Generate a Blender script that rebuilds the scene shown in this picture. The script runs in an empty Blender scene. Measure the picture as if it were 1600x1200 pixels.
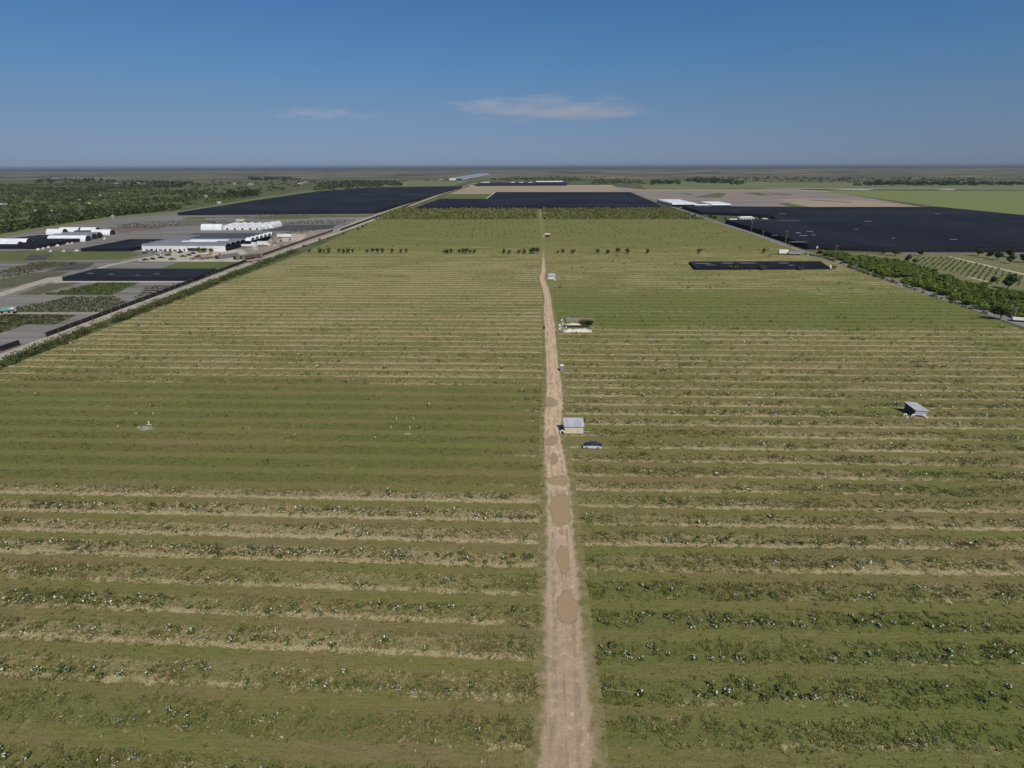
import bpy, bmesh, math, random
import numpy as np
from mathutils import Matrix, Vector
R = math.radians
random.seed(7)
rng = np.random.default_rng(11)
S = bpy.context.scene
COL = S.collection

# ------------------------------------------------------------------ camera
H = 65.0
PITCH = math.atan((600 - 258) / 900)
cd = bpy.data.cameras.new('camera')
cam = bpy.data.objects.new('camera', cd)
COL.objects.link(cam)
CM = Matrix.Translation((0, 0, H)) @ Matrix.Rotation(R(2.1), 4, 'Z') @ Matrix.Rotation(math.pi / 2 - PITCH, 4, 'X') @ Matrix.Rotation(R(-0.22), 4, 'Z')
cam.matrix_world = CM
cd.sensor_width = 36
cd.lens = 36 * 900 / 1600
cd.clip_start = 0.5
cd.clip_end = 200000
S.camera = cam

# ------------------------------------------------------------------ world, sun, exposure
SUN_EL, SUN_AZ = R(48), R(180 - 27)          # azimuth clockwise from +Y
world = bpy.data.worlds.new('World')
S.world = world
world.use_nodes = True
wn = world.node_tree
for n in list(wn.nodes):
    wn.nodes.remove(n)
sky = wn.nodes.new('ShaderNodeTexSky')
sky.sky_type = 'NISHITA'
sky.sun_disc = False
sky.sun_elevation = SUN_EL
sky.sun_rotation = SUN_AZ
sky.altitude = 0
sky.air_density = 0.5
sky.dust_density = 0.2
sky.ozone_density = 2.0
bg = wn.nodes.new('ShaderNodeBackground')
bg.inputs['Strength'].default_value = 0.09
wo = wn.nodes.new('ShaderNodeOutputWorld')
tcw = wn.nodes.new('ShaderNodeTexCoord'); spw = wn.nodes.new('ShaderNodeSeparateXYZ'); mpw = wn.nodes.new('ShaderNodeMapRange')
rmp = wn.nodes.new('ShaderNodeValToRGB'); mxw = wn.nodes.new('ShaderNodeMix'); mxw.data_type = 'RGBA'; mxw.blend_type = 'MULTIPLY'; mxw.inputs[0].default_value = 1
wn.links.new(tcw.outputs['Generated'], spw.inputs[0]); wn.links.new(spw.outputs[2], mpw.inputs[0]); mpw.inputs[1].default_value = 0; mpw.inputs[2].default_value = .25
wn.links.new(mpw.outputs[0], rmp.inputs[0])
els = rmp.color_ramp.elements
for i, (z_, c_) in enumerate(((0, (.48, .54, .76)), (.0316, (.63, .63, .755)), (.087, (.791, .876, .924)), (.1308, (.784, 1.068, 1.156)), (.1763, (.783, 1.174, 1.327)), (.2116, (.747, 1.228, 1.447)))):   # clear dry air: deeper blue, dim horizon
    e_ = els[i] if i < 2 else els.new(z_ / .25)
    e_.position = z_ / .25; e_.color = (*[v_ / 1.5 for v_ in c_], 1)
wn.links.new(sky.outputs[0], mxw.inputs[6]); wn.links.new(rmp.outputs[0], mxw.inputs[7])
wn.links.new(mxw.outputs[2], bg.inputs['Color'])
wn.links.new(bg.outputs[0], wo.inputs['Surface'])
sd = bpy.data.lights.new('sun', 'SUN')
sd.energy = 3.6
sd.angle = R(0.5)
sd.color = (1.0, 0.95, 0.87)
sun = bpy.data.objects.new('sun', sd)
COL.objects.link(sun)
tosun = Vector((math.sin(SUN_AZ) * math.cos(SUN_EL), math.cos(SUN_AZ) * math.cos(SUN_EL), math.sin(SUN_EL)))
sun.rotation_euler = tosun.to_track_quat('Z', 'Y').to_euler()
S.view_settings.view_transform = 'Standard'
S.view_settings.look = 'None'
S.view_settings.exposure = 0.06
S.view_settings.gamma = 1.0

# ------------------------------------------------------------------ survey helper: photo pixel -> place on the ground (or on a level z)
_R3 = CM.to_3x3()
def G(px, py, z=0.0):
    d = _R3 @ Vector(((px - 800) / 900, -(py - 600) / 900, -1))
    t = (z - H) / d.z
    return Vector((d.x * t, d.y * t, z))
def DIR(px, py):
    return (_R3 @ Vector(((px - 800) / 900, -(py - 600) / 900, -1))).normalized()

# ------------------------------------------------------------------ noise
def _hash(ix, iy, seed):
    v = np.sin(ix * 127.1 + iy * 311.7 + seed * 74.7) * 43758.5453
    return v - np.floor(v)
def vnoise(x, y, seed=0):
    x = np.asarray(x, float); y = np.asarray(y, float)
    ix = np.floor(x); iy = np.floor(y)
    fx = x - ix; fy = y - iy
    fx = fx * fx * (3 - 2 * fx); fy = fy * fy * (3 - 2 * fy)
    a = _hash(ix, iy, seed); b = _hash(ix + 1, iy, seed); c = _hash(ix, iy + 1, seed); d = _hash(ix + 1, iy + 1, seed)
    return (a * (1 - fx) + b * fx) * (1 - fy) + (c * (1 - fx) + d * fx) * fy
def fbm(x, y, seed=0, o=3):
    s = 0; a = .5; t = 0
    for i in range(o):
        s = s + a * vnoise(np.asarray(x) * 2 ** i, np.asarray(y) * 2 ** i, seed + i * 13); t += a; a *= .5
    return s / t

# ------------------------------------------------------------------ tagging / linking
def tag(o, label=None, cat=None, group=None, kind=None):
    if label: o['label'] = label
    if cat: o['category'] = cat
    if group: o['group'] = group
    if kind: o['kind'] = kind
    return o
def empty(name, loc, rz=0.0):
    o = bpy.data.objects.new(name, None)
    COL.objects.link(o)
    o.location = loc; o.rotation_euler = (0, 0, rz)
    o.empty_display_size = .5
    return o
def copy_tree(o, parent=None):
    c = o.copy(); COL.objects.link(c)
    if parent: c.parent = parent
    for ch in [k for k in bpy.data.objects if k.parent == o]:
        copy_tree(ch, c)
    return c

# ------------------------------------------------------------------ materials
def _new(name):
    m = bpy.data.materials.new(name); m.use_nodes = True
    nt = m.node_tree
    return m, nt, nt.nodes['Principled BSDF']
def N(nt, t, **k):
    n = nt.nodes.new(t)
    for a, b in k.items(): setattr(n, a, b)
    return n
def noise(nt, vec, scale, detail=3, rough=.55):
    n = N(nt, 'ShaderNodeTexNoise')
    n.inputs['Scale'].default_value = scale; n.inputs['Detail'].default_value = detail; n.inputs['Roughness'].default_value = rough
    if vec is not None: nt.links.new(vec, n.inputs['Vector'])
    return n.outputs['Fac']
def setin(nt, sock, v):
    if isinstance(v, (int, float)): sock.default_value = v
    elif isinstance(v, tuple): sock.default_value = (*v, 1) if len(v) == 3 else v
    else: nt.links.new(v, sock)
def mix(nt, f, a, b):
    n = N(nt, 'ShaderNodeMix', data_type='RGBA')
    setin(nt, n.inputs[0], f); setin(nt, n.inputs[6], a); setin(nt, n.inputs[7], b)
    return n.outputs[2]
def math_(nt, op, a, b=0.0, clamp=False):
    n = N(nt, 'ShaderNodeMath', operation=op, use_clamp=clamp)
    setin(nt, n.inputs[0], a); setin(nt, n.inputs[1], b)
    return n.outputs[0]
def sstep(nt, v, lo, hi):
    n = N(nt, 'ShaderNodeMapRange', interpolation_type='SMOOTHSTEP')
    setin(nt, n.inputs[0], v); n.inputs[1].default_value = lo; n.inputs[2].default_value = hi
    return n.outputs[0]
def attr(nt, name):
    return N(nt, 'ShaderNodeAttribute', attribute_name=name).outputs
def pos(nt):
    return N(nt, 'ShaderNodeNewGeometry').outputs['Position']
def scaled(nt, vec, s):
    n = N(nt, 'ShaderNodeMapping'); nt.links.new(vec, n.inputs[0]); n.inputs['Scale'].default_value = s
    return n.outputs[0]
def mat(name, c, c2=None, scale=1.0, rough=.85, spec=.25, metal=0.0, lo=.35, hi=.65, detail=4, stretch=None, c3=None, scale3=None, obj=False):
    m, nt, p = _new(name)
    p.inputs['Roughness'].default_value = rough
    p.inputs['Specular IOR Level'].default_value = spec
    p.inputs['Metallic'].default_value = metal
    if c2 is None: c2 = tuple(x * .78 for x in c)
    v = N(nt, 'ShaderNodeTexCoord').outputs['Object'] if obj else pos(nt)
    if stretch: v = scaled(nt, v, stretch)
    f = sstep(nt, noise(nt, v, scale, detail), lo, hi)
    col = mix(nt, f, c, c2)
    if c3: col = mix(nt, sstep(nt, noise(nt, v, scale3, 3), .45, .7), col, c3)
    nt.links.new(col, p.inputs['Base Color'])
    return m
def leafmat(name, rough=.7, spec=.10, trans=.35):
    m, nt, p = _new(name)
    a = attr(nt, 'Col')[0]
    nt.links.new(a, p.inputs['Base Color'])
    p.inputs['Roughness'].default_value = rough; p.inputs['Specular IOR Level'].default_value = spec
    if trans:
        t = N(nt, 'ShaderNodeBsdfTranslucent'); nt.links.new(a, t.inputs[0])
        ms = N(nt, 'ShaderNodeMixShader'); ms.inputs[0].default_value = trans
        nt.links.new(p.outputs[0], ms.inputs[1]); nt.links.new(t.outputs[0], ms.inputs[2])
        nt.links.new(ms.outputs[0], nt.nodes['Material Output'].inputs['Surface'])
    return m
LEAF = leafmat('leaf')
GRASS = leafmat('weed_blades', .8, .1, .4)

# ------------------------------------------------------------------ mesh builder
class MB:
    def __init__(s): s.V = []; s.F = []; s.M = []; s.mi = 0
    def add(s, vs, fs):
        b = len(s.V); s.V += [tuple(v) for v in vs]
        for f in fs: s.F.append(tuple(b + i for i in f)); s.M.append(s.mi)
    def box(s, c, d, rz=0.0, tilt=None):
        x, y, z = d[0] / 2, d[1] / 2, d[2] / 2
        m = Matrix.Rotation(rz, 3, 'Z')
        if tilt is not None: m = m @ tilt
        vs = [m @ Vector((sx * x, sy * y, sz * z)) + Vector(c) for sz in (-1, 1) for sx, sy in ((-1, -1), (1, -1), (1, 1), (-1, 1))]
        s.add(vs, [(3, 2, 1, 0), (4, 5, 6, 7), (0, 1, 5, 4), (1, 2, 6, 5), (2, 3, 7, 6), (3, 0, 4, 7)])
    def tube(s, pts, r, n=6, r2=None):
        pts = [Vector(p) for p in pts]; k = len(pts); b = []
        for i, p in enumerate(pts):
            d = (pts[min(i + 1, k - 1)] - pts[max(i - 1, 0)]).normalized()
            a = d.orthogonal().normalized(); q = d.cross(a)
            rr = r if r2 is None else r + (r2 - r) * i / (k - 1)
            b += [p + (a * math.cos(2 * math.pi * j / n) + q * math.sin(2 * math.pi * j / n)) * rr for j in range(n)]
        f = [(i * n + j, i * n + (j + 1) % n, (i + 1) * n + (j + 1) % n, (i + 1) * n + j) for i in range(k - 1) for j in range(n)]
        f += [tuple(range(n))[::-1], tuple((k - 1) * n + j for j in range(n))]
        s.add(b, f)
    def prism(s, poly, z0, z1):
        n = len(poly)
        vs = [(p[0], p[1], z0) for p in poly] + [(p[0], p[1], z1) for p in poly]
        s.add(vs, [tuple(range(n))[::-1], tuple(range(n, 2 * n))] + [(i, (i + 1) % n, n + (i + 1) % n, n + i) for i in range(n)])
    def slab(s, quad, th):
        q = [Vector(p) for p in quad]; n = len(q)
        vs = q + [p - Vector((0, 0, th)) for p in q]
        s.add(vs, [tuple(range(n)), tuple(range(n, 2 * n))[::-1]] + [(i, n + i, n + (i + 1) % n, (i + 1) % n) for i in range(n)])
    def profile(s, prof, y0, y1):      # prof: (x,z) list, extruded in y
        n = len(prof)
        vs = [(p[0], y0, p[1]) for p in prof] + [(p[0], y1, p[1]) for p in prof]
        s.add(vs, [tuple(range(n)), tuple(range(n, 2 * n))[::-1]] + [(i, n + i, n + (i + 1) % n, (i + 1) % n) for i in range(n)])
    def mesh(s, name, mats):
        me = bpy.data.meshes.new(name); me.from_pydata(s.V, [], s.F)
        for m in (mats if isinstance(mats, (list, tuple)) else [mats]): me.materials.append(m)
        me.polygons.foreach_set('material_index', s.M)
        bm = bmesh.new(); bm.from_mesh(me); bmesh.ops.recalc_face_normals(bm, faces=bm.faces); bm.to_mesh(me); bm.free()
        return me
    def build(s, name, mats, parent=None, smooth=False):
        me = s.mesh(name, mats)
        if smooth: me.polygons.foreach_set('use_smooth', [True] * len(me.polygons))
        o = bpy.data.objects.new(name, me); COL.objects.link(o)
        if parent: o.parent = parent
        return o
def np_mesh(name, V, F, mats, col=None, attrs=None, uv=None):
    """V Nx3, F Mxk (k fixed) -> mesh; col = point colours Nx3"""
    V = np.ascontiguousarray(V, np.float32); F = np.ascontiguousarray(F, np.int32)
    k = F.shape[1]; me = bpy.data.meshes.new(name)
    me.vertices.add(len(V)); me.vertices.foreach_set('co', V.ravel())
    me.loops.add(F.size); me.loops.foreach_set('vertex_index', F.ravel())
    me.polygons.add(len(F)); me.polygons.foreach_set('loop_start', np.arange(0, F.size, k, dtype=np.int32))
    me.update(calc_edges=True)
    for m in (mats if isinstance(mats, (list, tuple)) else [mats]): me.materials.append(m)
    if col is not None:
        a = me.color_attributes.new('Col', 'FLOAT_COLOR', 'POINT')
        c = np.ones((len(V), 4), np.float32); c[:, :3] = col; a.data.foreach_set('color', c.ravel())
    for an, av in (attrs or {}).items():
        a = me.attributes.new(an, 'FLOAT', 'POINT'); a.data.foreach_set('value', np.ascontiguousarray(av, np.float32))
    if uv is not None:
        u = me.uv_layers.new(name='UVMap'); u.data.foreach_set('uv', np.ascontiguousarray(uv[F.ravel()], np.float32).ravel())
    return me
def link(name, me, parent=None, loc=None):
    o = bpy.data.objects.new(name, me); COL.objects.link(o)
    if parent: o.parent = parent
    if loc is not None: o.location = loc
    return o

# ------------------------------------------------------------------ leaf clouds
def leaf_quads(P, size, cols, up=.5, asp=.6, nrm=None):
    """P Nx3 leaf centres, size N -> verts, faces, vertex colours (diamond leaves)"""
    n = len(P)
    d = rng.normal(size=(n, 3))
    if nrm is not None: d = d * .55 + nrm
    d[:, 2] += up
    d /= np.linalg.norm(d, axis=1)[:, None] + 1e-9
    a = np.cross(d, rng.normal(size=(n, 3))); a /= np.linalg.norm(a, axis=1)[:, None] + 1e-9
    b = np.cross(d, a)
    s = np.asarray(size)[:, None]
    V = np.stack([P + a * s, P + b * s * asp, P - a * s, P - b * s * asp], 1).reshape(-1, 3)
    F = np.arange(4 * n).reshape(n, 4)
    return V, F, np.repeat(cols, 4, 0)
def leafcols(n, base, var=.25):
    b = np.array(base)
    i = rng.integers(0, len(b), n)
    c = b[i] * (1 + rng.uniform(-var, var, (n, 1)))
    c[:, 0] *= 1 + rng.uniform(-.15, .15, n)
    return np.clip(c, 0, 1)
GREEN = [(.085, .12, .03), (.105, .135, .036), (.07, .105, .026), (.135, .15, .045)]
LUSH = [(.135, .19, .036), (.155, .205, .042), (.115, .17, .032), (.18, .215, .056)]
DARKG = [(.04, .06, .018), (.055, .075, .022), (.035, .055, .018), (.07, .085, .03)]
OLIVE = [(.10, .105, .035), (.12, .12, .04), (.085, .095, .03), (.14, .13, .05)]
def crown(seed, r, h, z0, nleaf, ls, pal, lobes=8):
    g = np.random.default_rng(seed)
    L = g.normal(size=(lobes, 3)); L /= np.linalg.norm(L, axis=1)[:, None]
    L *= g.uniform(.25, .62, (lobes, 1)); L[:, :2] *= r; L[:, 2] = L[:, 2] * h * .5 + z0 + h * .5
    lr = g.uniform(.38, .58, lobes)
    tint = g.uniform(.75, 1.25, lobes)
    i = g.integers(0, lobes, nleaf)
    d = g.normal(size=(nleaf, 3)); d /= np.linalg.norm(d, axis=1)[:, None]
    rad = g.uniform(.55, 1.06, nleaf) ** .6
    P = L[i] + d * (rad * lr[i])[:, None] * np.array([r, r, h * .5])
    P[:, 2] = np.maximum(P[:, 2], z0 * .6 + .05)
    c = leafcols(nleaf, pal) * tint[i][:, None]
    return leaf_quads(P, g.uniform(.6, 1.3, nleaf) * ls, c, .25, .65, d)
TRUNK = mat('bark', (.16, .12, .085), (.09, .07, .05), 4)
def tree_protos(kind, n, r, h, z0, nleaf, ls, pal):
    out = []
    for i in range(n):
        V, F, C = crown(hash(kind) % 1000 + i * 7 if False else len(kind) * 31 + i * 7, r, h, z0, nleaf, ls, pal)
        cm = np_mesh(kind + '_crown', V, F, LEAF, C)
        mb = MB()
        mb.tube([(0, 0, -.1), (.04 * r, 0, z0), (.02, .05 * r, z0 + h * .45)], .06 * r + .05, 6, .03 * r)
        for a in range(4):
            an = a * 1.57 + i
            mb.tube([(.04 * r, 0, z0 * .9), (math.cos(an) * r * .45, math.sin(an) * r * .45, z0 + h * .5)], .035 * r, 5, .015 * r)
        out.append((cm, mb.mesh(kind + '_trunk', TRUNK)))
    return out
def plant_tree(protos, name, p, sc, label, cat, group=None):
    cm, tm = random.choice(protos)
    e = empty(name, p, random.uniform(0, 6.28)); e.scale = (sc * random.uniform(.9, 1.1), sc * random.uniform(.9, 1.1), sc * random.uniform(.88, 1.12))
    link('crown', cm, e); link('trunk', tm, e)
    return tag(e, label, cat, group)

# ------------------------------------------------------------------ ground sheet to the horizon
m, nt, p = _new('plain')
v = pos(nt)
big = noise(nt, scaled(nt, v, (.0009, .0012, 1)), 1, 6, .62)
med = noise(nt, scaled(nt, v, (.006, .008, 1)), 1, 5, .6)
sm = noise(nt, v, .06, 4)
sx = N(nt, 'ShaderNodeSeparateXYZ'); nt.links.new(v, sx.inputs[0])
far = sstep(nt, math_(nt, 'ADD', sx.outputs[1], math_(nt, 'MULTIPLY', math_(nt, 'SUBTRACT', big, .5), 3500)), 2300, 3300)
near_c = mix(nt, sstep(nt, med, .35, .65), (.085, .105, .04), (.15, .145, .07))
marsh = mix(nt, sstep(nt, big, .43, .55), (.255, .21, .145), (.145, .14, .085))
marsh = mix(nt, sstep(nt, noise(nt, scaled(nt, v, (.0016, .0028, 1)), 1, 6, .65), .49, .56), marsh, (.058, .07, .042))
col = mix(nt, far, near_c, marsh)
col = mix(nt, sstep(nt, sx.outputs[1], 7500, 11000), col, (.05, .065, .045))
col = mix(nt, math_(nt, 'MULTIPLY', sm, .35), col, (.05, .06, .025))
nt.links.new(col, p.inputs['Base Color']); p.inputs['Roughness'].default_value = .95; p.inputs['Specular IOR Level'].default_value = .1
PLAIN = m
gl = [0, 60, 130, 220, 350, 550, 850, 1300, 2000, 3200, 5000, 8000, 13000, 21000, 34000, 60000]
gl = np.array([-x for x in gl[:0:-1]] + gl, float)
gx, gy = np.meshgrid(gl, gl)
n = len(gl); idx = np.arange(n * n).reshape(n, n)
F = np.stack([idx[:-1, :-1], idx[:-1, 1:], idx[1:, 1:], idx[1:, :-1]], -1).reshape(-1, 4)
tag(link('ground', np_mesh('ground', np.stack([gx.ravel(), gy.ravel(), 0 * gx.ravel()], 1), F, PLAIN)), kind='structure')

# ------------------------------------------------------------------ field boundaries (measured once, in metres)
LB = [G(*q) for q in ((0, 577), (240, 484), (480, 393), (600, 336), (648, 318))]
RBp = [G(*q) for q in ((1600, 516), (1480, 470), (1290, 402), (1225, 384), (1070, 331), (1052, 325))]
def xl(y): return np.interp(y, [0] + [q.y for q in LB], [LB[0].x] + [q.x for q in LB])
def xr(y): return np.interp(y, [0] + [q.y for q in RBp], [RBp[0].x - 3] + [q.x for q in RBp])
# centreline and half width of the dirt track
TR = [(1290, 826, 934), (1200, 838, 925), (1100, 848, 920), (1000, 851, 911), (900, 853, 903), (850, 853, 897), (800, 854, 893), (750, 854, 888), (720, 852, 884), (700, 851, 878), (680, 850, 874), (650, 851, 878), (620, 853, 878), (600, 855, 878), (570, 854, 872), (540, 852, 869), (510, 851, 867), (490, 850, 864), (470, 851, 861), (450, 848, 857), (442, 844.5, 853), (435, 842.5, 850.5), (425, 846, 852.5), (410, 847, 851.5), (395, 846.5, 851), (370, 845.5, 850.3), (340, 842, 848.5), (325, 841, 847)]
tl = [G(a, y) for y, a, b in TR]; tr_ = [G(b, y) for y, a, b in TR]
TY = np.array([a.y for a in tl]); TC = np.array([(a.x + b.x) / 2 for a, b in zip(tl, tr_)]); TW = np.array([(b.x - a.x) / 2 for a, b in zip(tl, tr_)])
def tc(y): return np.interp(y, TY, TC)
def tw(y): return np.interp(y, TY, TW)

# alley centres (distance of each mown alley), pitch about 6.75 m
RA = [27.5, 34.2, 40.9, 47.6, 53.6, 60.1, 66.4, 72.7, 79.5, 86.8, 93.2, 99.5, 105.9, 112.2]
while RA[-1] < 760: RA.append(RA[-1] + 6.76)
LA = [27.0, 33.6, 40.3, 47.0, 53.7, 60.4, 66.9, 73.4, 80.3, 87.0]
while LA[-1] < 760: LA.append(LA[-1] + 6.76)
RA = np.array(RA); LA = np.array(LA)
def bend(c, x): return np.abs(x) * .022 * np.clip((112 - c) / 50, 0, 1)

def straw_of(x, y):
    left = x < tc(y)
    sl = np.interp(y, [30, 50, 58, 80, 86, 104, 108, 165, 180, 300, 330, 450, 520, 760], [.28, .4, .66, .58, 1.0, 1.0, .12, .15, .74, .78, .72, .6, .2, .1])
    sr = np.interp(y, [30, 72, 80, 95, 150, 236, 246, 300, 330, 450, 520, 760], [.12, .15, .62, .62, .68, .68, .14, .18, .55, .55, .22, .12])
    s = np.where(left, sl, sr)
    return np.clip(s + (fbm(x / 22, y / 9, 3) - .5) * .9, 0, 1)
def green_of(x, y):
    left = x < tc(y)
    gl_ = np.interp(y, [30, 45, 60, 85, 105, 120, 165, 190, 500, 760], [.6, .5, .3, .1, .2, .5, .45, .4, .5, .6])
    gr_ = np.interp(y, [30, 65, 78, 100, 230, 250, 300, 330, 500, 760], [.85, .75, .4, .4, .45, .95, .9, .5, .5, .6])
    return np.clip(np.where(left, gl_, gr_) + (fbm(x / 30, y / 14, 9) - .5) * .9, 0, 1)

# field material
m, nt, p = _new('field_grass')
v = pos(nt)
uvn = N(nt, 'ShaderNodeUVMap', uv_map='UVMap').outputs[0]
su = N(nt, 'ShaderNodeSeparateXYZ'); nt.links.new(uvn, su.inputs[0])
n1 = noise(nt, v, .5, 5, .6); n2 = noise(nt, v, 2.6, 4, .7); n3 = noise(nt, scaled(nt, v, (.03, .14, 1)), 1, 4); n4 = noise(nt, v, 9, 3, .7)
t = math_(nt, 'FRACT', math_(nt, 'ADD', su.outputs[1], math_(nt, 'MULTIPLY', math_(nt, 'SUBTRACT', n1, .5), .34)))
strip = math_(nt, 'MULTIPLY', sstep(nt, t, .14, .30), math_(nt, 'SUBTRACT', 1, sstep(nt, t, .70, .90)))
line = math_(nt, 'MULTIPLY', sstep(nt, t, .19, .24), math_(nt, 'SUBTRACT', 1, sstep(nt, t, .33, .44)))
st = attr(nt, 'straw')[2]; gr = attr(nt, 'green')[2]
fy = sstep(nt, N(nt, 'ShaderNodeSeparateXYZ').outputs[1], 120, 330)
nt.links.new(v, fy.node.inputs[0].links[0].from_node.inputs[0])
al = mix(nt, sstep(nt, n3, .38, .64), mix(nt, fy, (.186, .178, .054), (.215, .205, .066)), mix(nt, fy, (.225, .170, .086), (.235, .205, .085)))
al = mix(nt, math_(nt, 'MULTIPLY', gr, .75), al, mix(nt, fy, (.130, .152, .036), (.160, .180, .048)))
n5 = noise(nt, scaled(nt, v, (.35, 2.6, 1)), 1, 5, .65); n6 = noise(nt, v, 1.3, 5, .7)
al = mix(nt, math_(nt, 'MULTIPLY', sstep(nt, n4, .45, .75), .35), al, (.10, .095, .035))
al = mix(nt, math_(nt, 'MULTIPLY', sstep(nt, n5, .48, .68), .45), al, (.255, .205, .10))
al = mix(nt, math_(nt, 'MULTIPLY', sstep(nt, n5, .52, .32), .40), al, (.105, .105, .034))
wt = math_(nt, 'MULTIPLY', math_(nt, 'SUBTRACT', 1, sstep(nt, math_(nt, 'ABSOLUTE', math_(nt, 'SUBTRACT', math_(nt, 'ABSOLUTE', math_(nt, 'SUBTRACT', t, .5)), .385)), .0, .03)), .35)
al = mix(nt, math_(nt, 'MULTIPLY', wt, n1), al, (.24, .20, .105))
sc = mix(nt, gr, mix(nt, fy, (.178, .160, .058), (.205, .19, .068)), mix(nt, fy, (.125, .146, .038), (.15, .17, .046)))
sc = mix(nt, sstep(nt, math_(nt, 'ADD', n2, math_(nt, 'MULTIPLY', st, .5)), .68, 1.0), sc, (.33, .265, .14))
sc = mix(nt, math_(nt, 'MULTIPLY', sstep(nt, n2, .5, .75), .5), sc, (.09, .092, .03))
sc = mix(nt, math_(nt, 'MULTIPLY', sstep(nt, n6, .50, .66), .6), sc, (.085, .085, .028))
col = mix(nt, strip, al, sc)
lf = math_(nt, 'MULTIPLY', line, sstep(nt, math_(nt, 'ADD', st, math_(nt, 'ADD', math_(nt, 'MULTIPLY', math_(nt, 'SUBTRACT', n1, .5), 1.6), math_(nt, 'MULTIPLY', math_(nt, 'SUBTRACT', n6, .5), 1.3))), .35, .72))
n7 = noise(nt, v, 3.2, 5, .75)
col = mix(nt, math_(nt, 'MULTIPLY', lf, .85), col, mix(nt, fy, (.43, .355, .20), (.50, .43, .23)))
dk = math_(nt, 'MULTIPLY', math_(nt, 'MAXIMUM', strip, line), sstep(nt, n7, .50, .64))
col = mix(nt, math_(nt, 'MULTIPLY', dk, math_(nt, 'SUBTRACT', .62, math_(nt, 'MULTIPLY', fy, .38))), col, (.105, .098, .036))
col = mix(nt, math_(nt, 'MULTIPLY', math_(nt, 'MULTIPLY', math_(nt, 'MAXIMUM', lf, math_(nt, 'MULTIPLY', strip, st)), sstep(nt, n7, .46, .36)), .6), col, (.52, .44, .27))
nt.links.new(col, p.inputs['Base Color']); p.inputs['Roughness'].default_value = .95; p.inputs['Specular IOR Level'].default_value = .08
bp = N(nt, 'ShaderNodeBump'); bp.inputs['Strength'].default_value = .5; bp.inputs['Distance'].default_value = .25
nt.links.new(n2, bp.inputs['Height']); nt.links.new(bp.outputs[0], p.inputs['Normal'])
FIELD = m

def field_mesh(name, A, left):
    ys = []; vs = []
    for k in range(len(A) - 1):
        for q in range(4):
            ys.append(A[k] + (A[k + 1] - A[k]) * q / 4); vs.append(k + q / 4)
    ys.append(A[-1]); vs.append(len(A) - 1)
    ys = np.array(ys); vs = np.array(vs); nx = 61
    f = np.linspace(0, 1, nx) ** 1.0
    X = np.zeros((len(ys), nx)); Y = np.zeros_like(X)
    for i, y in enumerate(ys):
        a, b = (xl(y), tc(y)) if left else (tc(y), xr(y))
        X[i] = a + (b - a) * f
        Y[i] = y + bend(y, X[i])
    V = np.stack([X.ravel(), Y.ravel(), np.full(X.size, .04)], 1)
    idx = np.arange(X.size).reshape(X.shape)
    F = np.stack([idx[:-1, :-1], idx[:-1, 1:], idx[1:, 1:], idx[1:, :-1]], -1).reshape(-1, 4)
    uv = np.stack([X.ravel() / 6.7, np.repeat(vs, nx)], 1)
    return np_mesh(name, V, F, FIELD, None, {'straw': straw_of(X.ravel(), Y.ravel()), 'green': green_of(X.ravel(), Y.ravel())}, uv)
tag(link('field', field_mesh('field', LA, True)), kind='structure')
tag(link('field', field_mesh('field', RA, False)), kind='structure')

# ------------------------------------------------------------------ dirt track with puddles
m, nt, p = _new('track_dirt')
v = pos(nt)
e = attr(nt, 'edge')[2]; fd = attr(nt, 'fade')[2]
n1 = noise(nt, v, .55, 5, .65); n2 = noise(nt, v, 3.0, 4, .7); n3 = noise(nt, scaled(nt, v, (1.2, .12, 1)), 1, 4, .6); n4 = noise(nt, v, .16, 3)
dry = attr(nt, 'dry')[2]
dirt = mix(nt, sstep(nt, n1, .35, .7), mix(nt, dry, (.45, .33, .215), (.63, .465, .31)), mix(nt, dry, (.37, .275, .185), (.52, .38, .25)))
dirt = mix(nt, sstep(nt, n3, .5, .72), dirt, (.29, .22, .15))
dirt = mix(nt, math_(nt, 'MULTIPLY', sstep(nt, n2, .5, .7), .7), dirt, (.30, .215, .14))
dirt = mix(nt, math_(nt, 'MULTIPLY', sstep(nt, n4, .5, .68), .45), dirt, (.38, .28, .185))
dirt = mix(nt, math_(nt, 'MULTIPLY', sstep(nt, noise(nt, v, .8, 5, .7), .56, .70), .6), dirt, (.72, .57, .41))
rut = math_(nt, 'MULTIPLY', math_(nt, 'SUBTRACT', 1, sstep(nt, math_(nt, 'ABSOLUTE', math_(nt, 'SUBTRACT', math_(nt, 'ADD', e, math_(nt, 'MULTIPLY', math_(nt, 'SUBTRACT', n4, .5), .35)), .68)), .03, .10)), sstep(nt, n1, .36, .58))
dirt = mix(nt, math_(nt, 'MULTIPLY', rut, .6), dirt, (.27, .20, .13))
verge = mix(nt, sstep(nt, n1, .4, .62), (.175, .155, .058), (.25, .205, .11))
msk = sstep(nt, math_(nt, 'ADD', e, math_(nt, 'ADD', math_(nt, 'MULTIPLY', math_(nt, 'SUBTRACT', n1, .5), .55), math_(nt, 'MULTIPLY', math_(nt, 'SUBTRACT', n2, .5), .35))), .24, .50)
strip = math_(nt, 'MULTIPLY', sstep(nt, math_(nt, 'ABSOLUTE', math_(nt, 'SUBTRACT', e, .62)), .10, .22), fd)
msk = math_(nt, 'MULTIPLY', msk, math_(nt, 'SUBTRACT', 1, math_(nt, 'MULTIPLY', fd, .92)))
verge = mix(nt, fd, verge, (.19, .18, .068))
nt.links.new(mix(nt, msk, verge, dirt), p.inputs['Base Color'])
p.inputs['Roughness'].default_value = .9; p.inputs['Specular IOR Level'].default_value = .15
bp = N(nt, 'ShaderNodeBump'); bp.inputs['Strength'].default_value = .6; bp.inputs['Distance'].default_value = .3
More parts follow.
